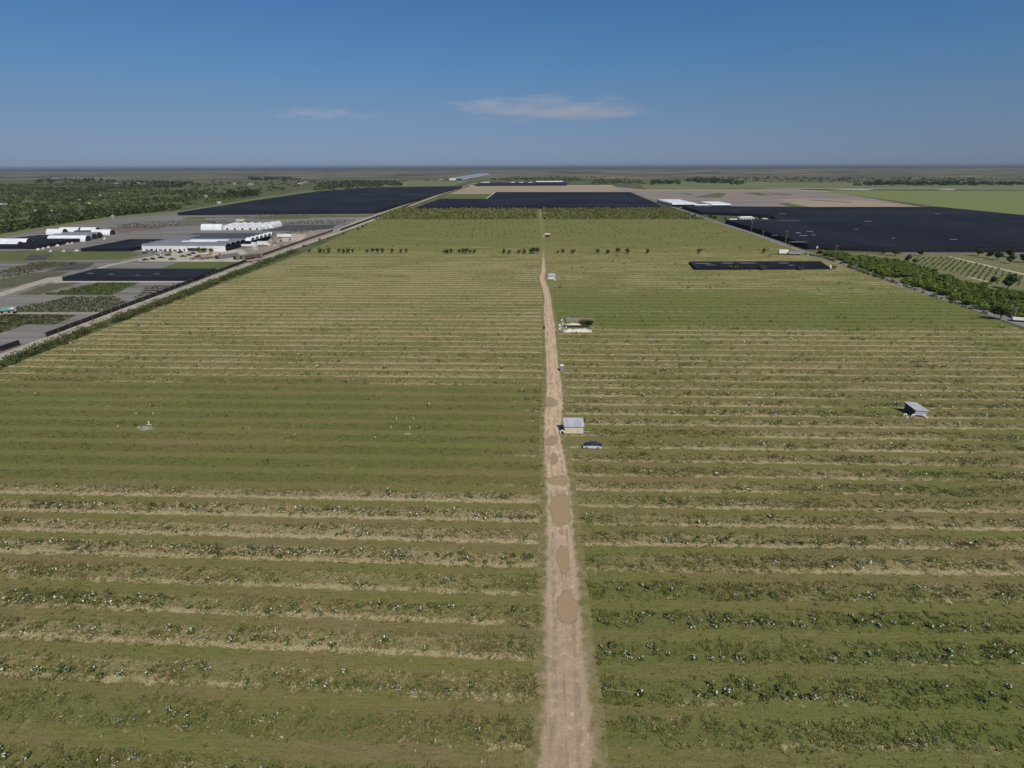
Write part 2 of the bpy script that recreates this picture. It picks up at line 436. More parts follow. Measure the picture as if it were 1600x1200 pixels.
nt.links.new(n1, bp.inputs['Height']); nt.links.new(bp.outputs[0], p.inputs['Normal'])
ys = np.concatenate([np.arange(TY.min() - 12, 200, 1.0), np.arange(200, 470, 3.), np.arange(470, TY.max(), 8.)])
ac = np.linspace(-1.5, 1.5, 13)
V = []; E = []; FD = []
for y in ys:
    c, w = tc(y), tw(y) + .15
    wob = (vnoise(y / 7, .5, 4) - .5) * .5 * min(1, w / 2)
    for a in ac:
        V.append((c + wob + a * w, y, .075 - .015 * abs(a))); E.append(1 - abs(a) / 1.5 * 1.05 + .02); FD.append(np.interp(y, [400, 490], [0, 1]))
n = len(ac); idx = np.arange(len(V)).reshape(-1, n)
F = np.stack([idx[:-1, :-1], idx[:-1, 1:], idx[1:, 1:], idx[1:, :-1]], -1).reshape(-1, 4)
E_ = np.array(E)
tag(link('dirt_track', np_mesh('dirt_track', np.array(V), F, m, None, {'edge': E_, 'fade': np.array(FD), 'dry': np.interp(np.array(V)[:, 1], [60, 130, 420], [0, 1, 1])})), kind='structure')

m, nt, p = _new('muddy_water')
v = pos(nt)
nt.links.new(mix(nt, noise(nt, v, .8, 4), (.39, .275, .165), (.35, .245, .145)), p.inputs['Base Color'])
p.inputs['Roughness'].default_value = .25; p.inputs['Specular IOR Level'].default_value = .18
bp = N(nt, 'ShaderNodeBump'); bp.inputs['Strength'].default_value = .05; nt.links.new(noise(nt, v, 6, 2), bp.inputs['Height']); nt.links.new(bp.outputs[0], p.inputs['Normal'])
MUD = m
DAMP = mat('damp_mud', (.27, .195, .12), (.34, .25, .16), 1.5)
def puddle(px, py, w, h, seed):
    c = G(px, py); a = G(px - w / 2, py); b = G(px + w / 2, py); q = G(px, py + h / 2); r = G(px, py - h / 2)
    rx = (b.x - a.x) / 2; ry = (r.y - q.y) / 2; cy = (r.y + q.y) / 2
    for nm, mt, k, z in (('mud', DAMP, 1.13, .079), ('puddle', MUD, 1.0, .083)):
        mb = MB(); P = []
        for i in range(48):
            an = i / 48 * 2 * math.pi
            rr = (1 + (vnoise(math.cos(an) * 1.6 + 5, math.sin(an) * 1.6 + 5, seed) - .5) * .5 + (vnoise(math.cos(an) * 5 + 9, math.sin(an) * 5 + 9, seed) - .5) * .16) * k
            P.append((c.x + math.cos(an) * rx * rr, cy + math.sin(an) * ry * rr, z))
        mb.add(P, [tuple(range(48))])
        tag(mb.build(nm, mt), kind='structure')
for i, q in enumerate(((875, 796, 29, 44), (871, 751, 28, 15), (879, 875, 19, 45), (886, 948, 28, 46), (866, 716, 10, 18), (862, 690, 19, 14), (861, 629, 18, 13), (877, 831, 7, 8))):
    puddle(*q, seed=i + 3)

# ------------------------------------------------------------------ flat ground patches
def flat(name, pts, mt, z, sub=True):
    P = [G(*q) for q in pts]
    mb = MB(); mb.add([(q.x, q.y, z) for q in P], [tuple(range(len(P)))])
    return tag(mb.build(name, mt), kind='structure')
def ribbon(name, pts, w, mt, z, kind='structure'):
    P = [G(*q) for q in pts]; V = []
    for i, q in enumerate(P):
        d = (P[min(i + 1, len(P) - 1)] - P[max(i - 1, 0)]); d.z = 0; d.normalize(); s = Vector((d.y, -d.x, 0)) * w / 2
        V += [(q - s).xy.to_3d() + Vector((0, 0, z)), (q + s).xy.to_3d() + Vector((0, 0, z))]
    mb = MB(); mb.add(V, [(2 * i, 2 * i + 1, 2 * i + 3, 2 * i + 2) for i in range(len(P) - 1)])
    return tag(mb.build(name, mt), kind=kind)
WEEDCLOTH = mat('weed_cloth', (.19, .178, .165), (.25, .228, .20), .09, c3=(.125, .115, .085), scale3=.06, stretch=(.12, 2.2, 1))
GRAVEL = mat('gravel', (.44, .395, .31), (.35, .31, .245), .5)
ASPHALT = mat('old_asphalt', (.26, .245, .22), (.21, .20, .18), .3)
SANDYARD = mat('sand_yard', (.52, .46, .36), (.40, .345, .27), .12)
BROWNYARD = mat('brown_yard', (.33, .27, .22), (.25, .205, .17), .15)
VERGE = mat('rough_grass', (.125, .14, .042), (.10, .12, .034), .08)
BRIGHT = mat('bright_grass', (.10, .16, .03), (.12, .175, .04), .2)
DULL = mat('dull_grass', (.095, .095, .045), (.125, .115, .06), .12, stretch=(.4, 1.5, 1))
TAN = mat('tan_soil', (.37, .295, .195), (.32, .25, .165), .01, stretch=(.3, 2, 1))
PURPLE = mat('mauve_soil', (.27, .225, .20), (.20, .175, .155), .012, c3=(.30, .24, .20), scale3=.02, stretch=(.5, 2, 1))
GREENF = mat('crop_green', (.165, .20, .058), (.19, .21, .07), .01, stretch=(.4, 2, 1))
PALEGR = mat('pale_grass', (.17, .18, .075), (.145, .16, .065), .004)
WHITEG = mat('pale_gravel', (.5, .48, .42), (.42, .40, .36), .05)
DARKBED = mat('dark_bed', (.06, .06, .062), (.085, .08, .075), .1)

# left nursery
flat('nursery_ground', [(-260, 640), (-260, 395), (0, 371), (180, 341), (275, 333), (420, 333), (600, 328), (585, 339), (540, 360), (468, 387), (391, 413), (200, 485), (0, 559)], WEEDCLOTH, .03)
flat('grass_bed', [(-60, 540), (0, 521), (42, 507), (85, 508), (122, 492), (25, 490.5), (-60, 491)], DULL, .06)
flat('grass_bed', [(22, 481), (80, 471), (105, 464), (178, 464), (200, 474), (165, 488), (30, 488)], DULL, .06)
flat('path', [(20, 488.6), (160, 488.8), (158, 490.2), (20, 490.2)], GRAVEL, .07)
flat('grass_bed', [(70, 461), (152, 441.5), (222, 441), (200, 450), (175, 461.5)], DULL, .06)
flat('grass_bed', [(134, 460), (152, 448), (218, 441.5), (166, 460)], BRIGHT, .09)
flat('grass_bed', [(25, 461), (75, 444), (130, 440.5), (60, 461)], DULL, .05)
flat('path', [(88, 438.5), (303, 438.5), (296, 441.5), (80, 441.5)], WHITEG, .08)
flat('path', [(-60, 481), (-60, 476), (0, 457), (75, 434), (97, 432), (97, 437), (60, 445), (0, 464)], GRAVEL, .07)
flat('path', [(146, 420), (172, 413), (222, 403), (228, 404), (180, 414), (158, 420)], GRAVEL, .07)
flat('grass_bed', [(-40, 407), (-40, 393), (60, 391), (200, 394), (232, 396), (190, 406), (0, 408)], VERGE, .05)
flat('nursery_bed', [(35, 407), (48, 398), (82, 397), (70, 406)], DARKBED, .08)
flat('grass_bed', [(0, 424), (60, 409), (120, 411), (40, 423)], DULL, .06)
flat('grass_bed', [(0, 437), (50, 426), (110, 424), (90, 432), (20, 448), (0, 452)], DULL, .06)
flat('nursery_bed', [(70, 425), (110, 412), (150, 411), (130, 421)], DARKBED, .07)
flat('grass_bed', [(252, 420), (279, 409), (389, 409), (345, 420)], VERGE, .07)
flat('yard', [(214, 408.5), (222, 403), (290, 390), (380, 390), (412, 394), (408, 402), (386, 409), (280, 409)], SANDYARD, .06)
flat('yard', [(380, 391), (420, 372), (455, 363), (530, 356.5), (545, 357), (468, 384), (410, 402), (395, 405)], BROWNYARD, .065)
flat('yard', [(430, 378), (455, 366), (480, 366), (470, 377)], SANDYARD, .08)
flat('nursery_bed', [(405, 361), (440, 351.5), (527, 351), (518, 357), (470, 361)], DARKBED, .07)
flat('grass_bed', [(415, 342), (430, 336), (590, 335.8), (580, 339), (490, 340), (480, 342)], VERGE, .07)
flat('nursery_bed', [(430, 347), (488, 341), (578, 339.5), (562, 345)], mat('light_cloth', (.27, .25, .225), (.21, .195, .18), .1, stretch=(.3, 2, 1)), .06)
flat('grass_bed', [(283, 343), (296, 339), (330, 339), (318, 343)], VERGE, .06)
flat('grass_bed', [(396, 341), (420, 338), (440, 338), (420, 342)], VERGE, .06)
flat('nursery_bed', [(170, 357), (225, 351), (262, 353), (250, 358), (190, 363)], mat('rust_bed', (.20, .135, .105), (.15, .12, .09), .15), .06)
flat('verge', [(-260, 396), (0, 371.5), (60, 361), (180, 341), (275, 334), (400, 312), (500, 298), (575, 292.5), (575, 291.5), (490, 296), (380, 313), (270, 331), (175, 338), (55, 357), (0, 366), (-260, 388)], PALEGR, .05)
ROADL = [(-120, 612), (0, 558.5), (100, 521), (200, 483), (300, 446.5), (391, 412), (468, 384.5), (549, 356.5), (620, 329), (690, 303), (728, 290.3), (745, 285.5)]
ribbon('gravel_road', ROADL, 6.5, GRAVEL, .10)
ribbon('gravel_road', [(530, 359), (560, 346), (622, 324.5), (690, 300.5), (715, 293)], 7, GRAVEL, .09)
# far centre
flat('field', [(735, 290.5), (958, 290.5), (986, 300.5), (775, 300.5), (768, 303.2), (700, 303.5)], TAN, .06)
flat('path', [(735, 289.6), (957, 289.6), (959, 290.8), (733, 290.8)], SANDYARD, .09)
flat('grass_bed', [(700, 303.3), (767, 303), (761, 310.5), (684, 310.5)], VERGE, .07)
flat('path', [(759, 310.5), (762, 310.5), (777, 300), (773, 300)], WHITEG, .10)
flat('nursery_bed', [(742, 289.5), (752, 284.5), (890, 283), (890, 289.3)], DARKBED, .06)
flat('grass_field', [(560, 291), (640, 282), (735, 283), (700, 291)], PALEGR, .04)
# right
flat('nursery_ground', [(962, 291.5), (1010, 296.5), (1240, 296.5), (1320, 303), (1440, 323.5), (1066, 325), (1012, 309)], PURPLE, .04)
flat('path', [(975, 296), (1245, 296), (1300, 299), (1290, 300), (1240, 298), (985, 298.5)], TAN, .07)
flat('field', [(1213, 311.5), (1260, 310), (1340, 312.5), (1446, 323.5), (1268, 323.5)], TAN, .07)
flat('grass_bed', [(1083, 308), (1120, 301.5), (1135, 302.5), (1127, 309)], VERGE, .08)
flat('grass_bed', [(1160, 302), (1185, 301), (1205, 305), (1190, 306)], VERGE, .08)
flat('grass_bed', [(1215, 318), (1228, 317), (1262, 323.3), (1235, 323.3)], VERGE, .09)
flat('grass_bed', [(1058, 302), (1075, 302), (1085, 305), (1078, 305)], VERGE, .08)
flat('nursery_bed', [(1200, 302), (1235, 302.5), (1240, 305), (1215, 305)], mat('rust_soil', (.17, .11, .085), (.2, .14, .11), .1), .08)
flat('field', [(1255, 311), (1330, 316), (1330, 317), (1268, 313)], mat('brown_soil', (.17, .12, .095), (.15, .11, .09), .1), .09)
flat('crop_field', [(1240, 297.5), (1700, 299), (1900, 370), (1600, 337), (1467, 323.3), (1330, 304)], GREENF, .05)
flat('grass_field', [(1000, 289), (1060, 283), (1900, 290), (1900, 296), (1190, 295), (1010, 295.5)], PALEGR, .04)
flat('canal', [(1190, 294.4), (1215, 293.8), (1900, 296.0), (1900, 297.0), (1500, 295.3), (1210, 294.8)], mat('canal_bank', (.34, .34, .30), (.28, .28, .25), .05), .08)
flat('yard', [(1295, 296.2), (1320, 295.4), (1365, 295.6), (1355, 297)], WHITEG, .10)
flat('yard', [(1462, 296.4), (1480, 295.5), (1494, 295.8), (1488, 297)], WHITEG, .10)
ROADR = [(1760, 562), (1600, 507.5), (1554, 492.5), (1496, 473), (1455, 460), (1420, 448.5), (1378, 434), (1320, 414.5), (1257, 394), (1227, 383.3), (1172, 363.5), (1120, 347), (1055, 325), (1010, 309.5), (985, 300), (960, 291)]
ribbon('asphalt_road', ROADR, 6.0, ASPHALT, .10)
flat('verge', [(1380, 393), (1700, 393), (1700, 397), (1380, 396.5)], mat('grey_strip', (.19, .175, .19), (.15, .14, .15), .1), .06)
flat('orchard_ground', [(1258, 392), (1330, 395.5), (1900, 396), (1900, 640), (1700, 540), (1555, 490), (1420, 446)], mat('orchard_grass', (.16, .165, .062), (.19, .18, .08), .06), .04)
flat('path', [(1480, 401), (1484, 400.6), (1640, 437), (1640, 440)], SANDYARD, .07)
flat('path', [(1520, 403), (1530, 402.5), (1640, 424), (1640, 427)], mat('tan_path', (.24, .19, .12), (.2, .16, .1), .2), .07)
flat('path', [(1510, 433), (1516, 432.5), (1545, 440), (1541, 440.8)], SANDYARD, .07)

# orchard ground at the far end of the field
flat('orchard_ground', [(640, 318.5), (1046, 323), (1090, 340), (598, 340)], mat('orchard_soil', (.14, .125, .055), (.115, .11, .045), .06), .055)

# ------------------------------------------------------------------ weeds and straw in the rows (uncountable: stuff)
def view_half(y): return .90 * (y * .93 + 25) + 16
def row_samples(A, left, y0, y1, dens, tlo=.20, thi=.86):
    X = []; Y = []; T = []
    for k in range(len(A) - 1):
        c = A[k]
        if c < y0 or c >= y1: continue
        h = A[k + 1] - A[k]
        a, b = (xl(c) + 1.5, tc(c) - tw(c) - .6) if left else (tc(c) + tw(c) + 1.6, xr(c) - 1.5)
        vh = view_half(c); mid = -.037 * c
        a = max(a, mid - vh); b = min(b, mid + vh)
        n = int((b - a) * h * (thi - tlo) * dens(c))
        x = rng.uniform(a, b, n); t = rng.uniform(tlo, thi, n)
        t = t + (vnoise(x / 3, c, 5) - .5) * .12 + (vnoise(x / 17, c * 3., 6) - .5) * .10
        t = np.where(rng.random(n) < .08, rng.uniform(0, 1, n), t)
        X.append(x); T.append(t); Y.append(c + t * h + bend(c, x))
    return np.concatenate(X), np.concatenate(Y), np.concatenate(T)
def clear_of(X, Y):   # keep clear of the things standing in the field
    ok = np.ones(len(X), bool)
    for cx, cy, r in CLEAR:
        ok &= (X - cx) ** 2 + (Y - cy) ** 2 > r * r
    return ok
CLEAR = []
for px, py, r in ((898, 676, 5.5), (925, 697, 4.5), (1432, 645, 4), (900, 508, 9), (877, 577, 2), (862, 435, 4), (853, 369, 5), (225, 668, 3)):
    q = G(px, py); CLEAR.append((q.x, q.y, r))
qy0, qy1 = G(1180, 421).y - 4, G(1180, 408).y + 4
def weeds(y0, y1, dens, blades, size):
    VV = []; FF = []; CC = []; off = 0
    for A, left in ((LA, True), (RA, False)):
        X, Y, T = row_samples(A, left, y0, y1, dens)
        cl = fbm(X / 1.1, Y / 1.1, 21, 2)
        big = fbm(X / 8, Y / 3, 31, 2)
        gap = fbm(X / 14, Y / 5, 61, 2)
        gq = green_of(X, Y); turf = np.where((X < tc(Y)) & (Y > 106) & (Y < 170), .65, 1 - .45 * gq)
        keep = (rng.random(len(X)) < turf * (.9 + .9 * straw_of(X, Y)) * np.clip(.42 + 2.2 * (cl - .38) + 1.2 * (big - .5), .08, 1)) & clear_of(X, Y)
        keep &= ~((X > G(1070, 414).x) & (X < G(1300, 414).x) & (Y > qy0) & (Y < qy1))
        X, Y, T, cl, big = X[keep], Y[keep], T[keep], cl[keep], big[keep]
        n = len(X)
        s = straw_of(X, Y); g = green_of(X, Y)
        edge = np.exp(-((T - .29) / .07) ** 2)
        ps = np.clip(s * (.42 + .9 * edge) + (fbm(X / 2.5, Y / 2.5, 77, 2) - .5) * .7, 0, .97)
        ps = np.where(s < .2, ps * .35, ps)
        st = rng.random(n) < ps
        hgt = size * (.55 + .9 * cl) * rng.uniform(.6, 1.35, n) * np.where(st, .75, 1.0) * np.where(Y > 165, 1, .75 + .5 * big)
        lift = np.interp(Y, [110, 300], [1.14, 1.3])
        hgt *= np.where((X < 0) & (Y > 106) & (Y < 168), .7, 1)
        base = leafcols(n, [(.19, .175, .062), (.22, .19, .08), (.155, .155, .05), (.25, .205, .10)], .2)
        grn = leafcols(n, [(.125, .16, .042), (.15, .175, .05), (.175, .185, .06), (.105, .135, .038)], .2)
        dry = leafcols(n, [(.46, .38, .215), (.38, .31, .17), (.56, .47, .30), (.30, .235, .13)], .15)
        C = np.where((rng.random(n) < g * .9)[:, None], grn, base)
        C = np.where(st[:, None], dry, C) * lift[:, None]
        pk = (st & (X < tc(Y)) & (Y > 84) & (Y < 108))
        C[pk] = C[pk] * np.array([1.12, 1.12, 1.3])
        # blades
        tb = np.repeat(np.arange(n), blades); m_ = n * blades
        an = rng.uniform(0, 2 * np.pi, m_); ln = hgt[tb] * rng.uniform(.5, 1.25, m_)
        r0 = rng.uniform(0, .55, m_) * hgt[tb]
        bx = X[tb] + np.cos(an) * r0; by = Y[tb] + np.sin(an) * r0
        lean = rng.uniform(.6, 1.5, m_)
        tx = bx + np.cos(an) * ln * lean * .8; ty = by + np.sin(an) * ln * lean * .8; tz = ln * rng.uniform(.25, .95, m_) + .05
        wv = ln * rng.uniform(.16, .34, m_)
        px = -np.sin(an) * wv; py = np.cos(an) * wv
        z0 = .04 + rng.uniform(0, .3, m_) * hgt[tb]
        V = np.stack([np.stack([bx + px, by + py, z0], 1), np.stack([bx - px, by - py, z0], 1), np.stack([tx, ty, tz], 1)], 1).reshape(-1, 3)
        VV.append(V); FF.append(np.arange(3 * m_).reshape(m_, 3) + off); off += 3 * m_
        CC.append(np.repeat(np.repeat(C, blades, 0) * rng.uniform(.8, 1.2, (m_, 1)), 3, 0))
    return np.concatenate(VV), np.concatenate(FF), np.clip(np.concatenate(CC), 0, 1)
V, F, C = weeds(30, 120, lambda c: 12 * min(1, (60 / c) ** .7), 5, .29)
def mown(y0, y1, dens, size):
    VV = []; CC = []
    for A, left in ((LA, True), (RA, False)):
        X, Y, T = row_samples(A, left, y0, y1, lambda c: dens * min(1, 55 / c), .78, 1.22)
        k = rng.random(len(X)) < np.clip(.3 + 2.0 * (fbm(X / 1.6, Y / .5, 91, 3) - .35), .05, 1)
        X, Y = X[k], Y[k]; n = len(X); g = green_of(X, Y)
        C = np.where((rng.random(n) < g * .8)[:, None], leafcols(n, [(.135, .165, .042), (.155, .175, .05)], .2), leafcols(n, [(.215, .185, .07), (.25, .20, .095), (.18, .165, .055), (.30, .24, .125)], .2))
        an = rng.uniform(0, 6.28, n); ln = size * rng.uniform(.5, 1.4, n); w = ln * .35
        ca, sa = np.cos(an), np.sin(an)
        V = np.stack([np.stack([X - sa * w, Y + ca * w, 0 * X + .045], 1), np.stack([X + sa * w, Y - ca * w, 0 * X + .045], 1), np.stack([X + ca * ln, Y + sa * ln, .05 + ln * rng.uniform(.2, .6, n)], 1)], 1).reshape(-1, 3)
        VV.append(V); CC.append(np.repeat(C, 3, 0))
    V = np.concatenate(VV)
    return V, np.arange(len(V)).reshape(-1, 3), np.concatenate(CC)
Vm, Fm, Cm = mown(30, 105, 20, .16)
tag(link('mown_grass', np_mesh('mown_grass', Vm, Fm, GRASS, Cm)), 'short mown grass and clippings on the lanes between the near rows', 'grass', kind='stuff')
tag(link('weeds', np_mesh('weeds', V, F, GRASS, C)), 'rough weeds and dry straw in the near crop rows on both sides of the track', 'weeds', kind='stuff')
V, F, C = weeds(120, 300, lambda c: 4.2 * (135 / c) ** 1.5, 4, .40)
tag(link('weeds', np_mesh('weeds', V, F, GRASS, C)), 'weeds and pale straw lining the crop rows in the middle of the field', 'weeds', kind='stuff')
V, F, C = weeds(300, 745, lambda c: .22 * (350 / c), 3, .65)
tag(link('weeds', np_mesh('weeds', V, F, GRASS, C)), 'thin weedy lines of the farthest crop rows before the orchard', 'weeds', kind='stuff')

# ------------------------------------------------------------------ crop plants with pale leaves
PALE = (.86, .83, .72)
def crop_mesh(seed, pale):
    g = np.random.default_rng(seed)
    nl = 46
    an = g.uniform(0, 6.28, nl); rr = g.uniform(.05, .62, nl); z = .18 + g.uniform(.1, .75, nl) * (1 - rr * .5)
    P = np.stack([np.cos(an) * rr, np.sin(an) * rr * .9, z], 1)
    C = leafcols(nl, [(.13, .165, .04), (.155, .185, .048), (.175, .195, .055), (.10, .13, .034)], .2)
    C[g.random(nl) < pale] = PALE
    V, F, C = leaf_quads(P, g.uniform(.11, .21, nl), C, 1.5, .6)
    for a in range(5):    # stems
        d = np.array([math.cos(a * 1.3 + seed), math.sin(a * 1.3 + seed)])
        b = np.array([[.02, 0, 0], [-.02, 0, 0], [d[0] * .4, d[1] * .4, .55], [d[0] * .4 + .02, d[1] * .4, .55]])
        F = np.concatenate([F, [[len(V), len(V) + 1, len(V) + 2, len(V) + 3]]]); V = np.concatenate([V, b]); C = np.concatenate([C, np.tile((.14, .12, .06), (4, 1))])
    return np_mesh('crop_plant', V, F, LEAF, C)
CROPS = [crop_mesh(i, p_) for i, p_ in enumerate((.14, .26, .34, .08, .20, .16, .05, .30))]
def crop_spots():
    out = []
    for A, left in ((LA, True), (RA, False)):
        for k in range(len(A) - 1):
            c = A[k]
            if c < 40 or c > 260: continue
            h = A[k + 1] - c; vh = view_half(c) - 10; mid = -.037 * c
            a, b = (max(xl(c) + 2, mid - vh), tc(c) - tw(c) - 2) if left else (tc(c) + tw(c) + 3, min(xr(c) - 2, mid + vh))
            rowf = _hash(np.float64(k), np.float64(3 if left else 8), 2)
            lv = (np.interp(c, [40, 80, 100, 106, 170, 180, 260], [.75, .95, .6, .03, .05, .12, .05]) if left else np.interp(c, [40, 80, 130, 138, 148, 152, 200, 260], [.55, .5, .34, .55, .55, .32, .2, .1])) * (.4 + 1.1 * rowf)
            for tt in (.38, .60):
                xs = np.arange(a, b, 1.25)
                nz = fbm(xs / 9, np.full_like(xs, c + tt * 20), 41, 3)
                for x, q in zip(xs, nz):
                    if random.random() < .8 * lv * max(0, (q - .38) * 4.0):
                        xx = x + random.uniform(-.4, .4)
                        out.append((xx, c + (tt + random.uniform(-.09, .09)) * h + float(bend(c, np.array(xx)))))
    return out
spots = [s for s in crop_spots() if bool(clear_of(np.array([s[0]]), np.array([s[1]]))[0])]
spots.sort(key=lambda s: s[0] ** 2 + s[1] ** 2)
def in_view(x, y):
    w = _R3.transposed() @ Vector((x, y, -H))
    return w.z < 0 and abs(w.x / -w.z) < .90 and w.y / -w.z > -.67
vis = [s for s in spots if in_view(*s)]
near_set = vis[:300]
for i, (x, y) in enumerate(near_set):
    o = link('crop_plant', random.choice(CROPS), None, (x, y, .04))
    o.rotation_euler = (0, 0, random.uniform(0, 6.28)); k = random.uniform(.6, 1.1); o.scale = (k, k, k * random.uniform(.8, 1.15))
    tag(o, 'low leafy crop plant with pale flecked leaves in the nearest crop rows', 'plant', 'crop plants in the nearest rows')
used = set(near_set)
rest = np.array([s for s in spots if s not in used])
nl = 18
P = np.repeat(np.c_[rest, np.zeros(len(rest))], nl, 0); m_ = len(P)
kk = np.repeat(np.interp(rest[:, 1], [60, 150, 260], [1, 1.15, 1.4]), nl)
P[:, 0] += rng.normal(0, .34, m_) * kk; P[:, 1] += rng.normal(0, .32, m_) * kk; P[:, 2] = .15 + rng.uniform(.05, .75, m_) * kk
C = leafcols(m_, [(.115, .145, .038), (.135, .16, .044), (.155, .17, .05), (.09, .115, .03)], .2)
pf = np.repeat(np.random.default_rng(5).uniform(0, .26, len(rest)), nl)
C[rng.random(m_) < pf] = PALE
V, F, C = leaf_quads(P, rng.uniform(.12, .24, m_) * kk, C, .9, .65)
tag(link('crop_plants', np_mesh('crop_plants', V, F, LEAF, C)), 'many small pale flecked crop plants scattered through the farther rows', 'plants', kind='stuff')
# young trees dotted in the far rows
pts = []
for y in np.arange(455, 745, 9.0):
    for side in (0, 1):
        a, b = (xl(y) + 8, tc(y) - 6) if side == 0 else (tc(y) + 6, xr(y) - 8)
        for x in np.arange(a, b, 6.5):
            if random.random() < (.42 if y > 560 else .12): pts.append((x + random.uniform(-.6, .6), y + random.uniform(-.7, .7)))
for y in np.arange(325, 455, 13.5):
    for x in np.arange(tc(y) + 8, xr(y) - 8, 6.0):
        if random.random() < .18 and not (x > G(1070, 414).x and qy0 < y < qy1): pts.append((x + random.uniform(-1, 1), y + random.uniform(-.7, .7)))
pts = np.array(pts); nl = 14
P = np.repeat(np.c_[pts, np.zeros(len(pts))], nl, 0); m_ = len(P)
ks = np.repeat(rng.uniform(.35, .95, len(pts)), nl)
P[:, 0] += rng.normal(0, .55, m_) * ks; P[:, 1] += rng.normal(0, .5, m_) * ks; P[:, 2] = rng.uniform(.1, 1.2, m_) * ks
V, F, C = leaf_quads(P, rng.uniform(.3, .6, m_) * ks, leafcols(m_, [(.19, .19, .07), (.165, .175, .058), (.21, .2, .08)], .2), .5, .7)
tag(link('young_trees', np_mesh('young_trees', V, F, LEAF, C)), 'faint dotted lines of young trees in the far part of the field', 'young trees', kind='stuff')

# ------------------------------------------------------------------ scattering helper
def in_poly(X, Y, poly):
    inside = np.zeros(len(X), bool); n = len(poly); j = n - 1
    for i in range(n):
        xi, yi = poly[i].x, poly[i].y; xj, yj = poly[j].x, poly[j].y
        c = ((yi > Y) != (yj > Y)) & (X < (xj - xi) * (Y - yi) / (yj - yi + 1e-12) + xi)
        inside ^= c; j = i
    return inside
def sample_poly(pts, n):
    P = [G(*q) for q in pts]
    x0, x1 = min(q.x for q in P), max(q.x for q in P); y0, y1 = min(q.y for q in P), max(q.y for q in P)
    X = rng.uniform(x0, x1, n); Y = rng.uniform(y0, y1, n)
    k = in_poly(X, Y, P)
    return X[k], Y[k]
def clumps(name, X, Y, r, h, nl, ls, pal, label, cat, tintv=.3, patch=0):
    n = len(X)
    P = np.repeat(np.c_[X, Y, np.zeros(n)], nl, 0); m_ = n * nl
    rr = np.repeat(r * rng.uniform(.6, 1.3, n), nl); hh = np.repeat(h * rng.uniform(.6, 1.35, n), nl)
    d = rng.normal(size=(m_, 3)); d /= np.linalg.norm(d, axis=1)[:, None]; d[:, 2] = np.abs(d[:, 2]) * 1.0 - .12
    q = rng.uniform(.7, 1.05, m_)
    P += d * q[:, None] * np.stack([rr, rr, hh], 1)
    P[:, 2] = np.maximum(P[:, 2], .1)
    C = leafcols(m_, pal, .2) * np.repeat(rng.uniform(1 - tintv, 1 + tintv, (n, 1)) * ((1 + patch * (fbm(X / 70, Y / 110, 71, 3) - .5)) if patch else np.ones(n))[:, None], nl, 0)
    V, F, C = leaf_quads(P, ls * rng.uniform(.6, 1.3, m_), C, .2, .75, d)
    return tag(link(name, np_mesh(name, V, F, LEAF, np.clip(C, 0, 1))), label, cat, kind='stuff')
# far orchard block
X = []; Y = []
for y in np.arange(770, 985, 7.5):
    for side in (0, 1):
        a, b = (xl(y) + 1, tc(y) - 5.5) if side == 0 else (tc(y) + 5.5, xr(y) - 3)
        x = np.arange(a, b, 6.0); x = x + rng.uniform(-.7, .7, len(x))
        k = rng.random(len(x)) < (.93 if y > 800 else .8)
        X.append(x[k]); Y.append(np.full(k.sum(), y) + rng.uniform(-.8, .8, k.sum()))
clumps('orchard', np.concatenate(X), np.concatenate(Y), 3.3, 3.2, 22, 1.15, [(.19, .20, .058), (.21, .208, .066), (.175, .19, .054), (.235, .21, .085)], 'block of orchard trees closing off the far end of the field', 'orchard', .18)
# woodland on the left
WP = [(-260, 372), (0, 362), (55, 353), (175, 335), (270, 329), (300, 322), (380, 311), (330, 300), (200, 290), (150, 287), (-260, 292)]
X, Y = sample_poly(WP, 14000)
k = fbm(X / 60, Y / 90, 17, 3) > .34
for cl_ in ([(55, 294), (60, 291), (140, 290.5), (140, 293.5)], [(28, 320), (30, 316.5), (92, 315.5), (92, 318.5)], [(165, 299), (165, 297), (205, 296), (205, 298)]):
    k &= ~in_poly(X, Y, [G(*q) for q in cl_])
clumps('woodland', X[k], Y[k], 5.2, 5.5, 18, 1.9, [(.10, .128, .04), (.115, .138, .044), (.09, .118, .038), (.13, .148, .05)], 'dense green scrub woodland covering the land beyond the nursery', 'woodland', .18, 1.6)
X, Y = sample_poly([(-120, 379), (0, 365), (55, 356), (110, 347), (175, 338), (255, 330), (255, 326), (175, 332), (55, 349), (-120, 371)], 2600)
clumps('woodland', X, Y, 4.5, 6.5, 22, 1.5, DARKG + GREEN, 'dark line of trees edging the woodland along the grass verge', 'trees', .35)
def treeline(pts, n, r, h, label, pal=DARKG):
    X, Y = sample_poly(pts, n)
    return clumps('tree_line', X, Y, r, h, 14, r * .4, pal, label, 'trees', .3)
treeline([(55, 287), (60, 281), (160, 279), (185, 285), (160, 288)], 260, 9, 11, 'far dark tree belt at the left behind a pale green clearing')
treeline([(180, 293), (200, 283), (300, 285), (315, 291), (250, 295)], 420, 8, 9, 'far tree belt left of the big shade house', DARKG)
treeline([(385, 282), (390, 278.5), (465, 278.5), (470, 282.5)], 160, 10, 12, 'distant tree clump low on the horizon left of the white greenhouse')
treeline([(345, 312), (360, 301), (405, 300), (402, 309)], 200, 7, 10, 'dark stand of trees touching the corner of the left shade house')
treeline([(490, 299), (500, 287), (560, 283), (622, 284), (632, 290), (575, 293)], 600, 7.5, 9, 'belt of trees along the back of the left shade house', GREEN + DARKG)
treeline([(1016, 289), (1018, 283.5), (1060, 284), (1064, 288)], 120, 8, 10, 'distant grove in the pale field beyond the right nursery')
treeline([(1070, 284), (1075, 279.5), (1110, 280), (1165, 286), (1160, 289), (1100, 286)], 220, 9, 10, 'far scrub belt right of the distant grove')
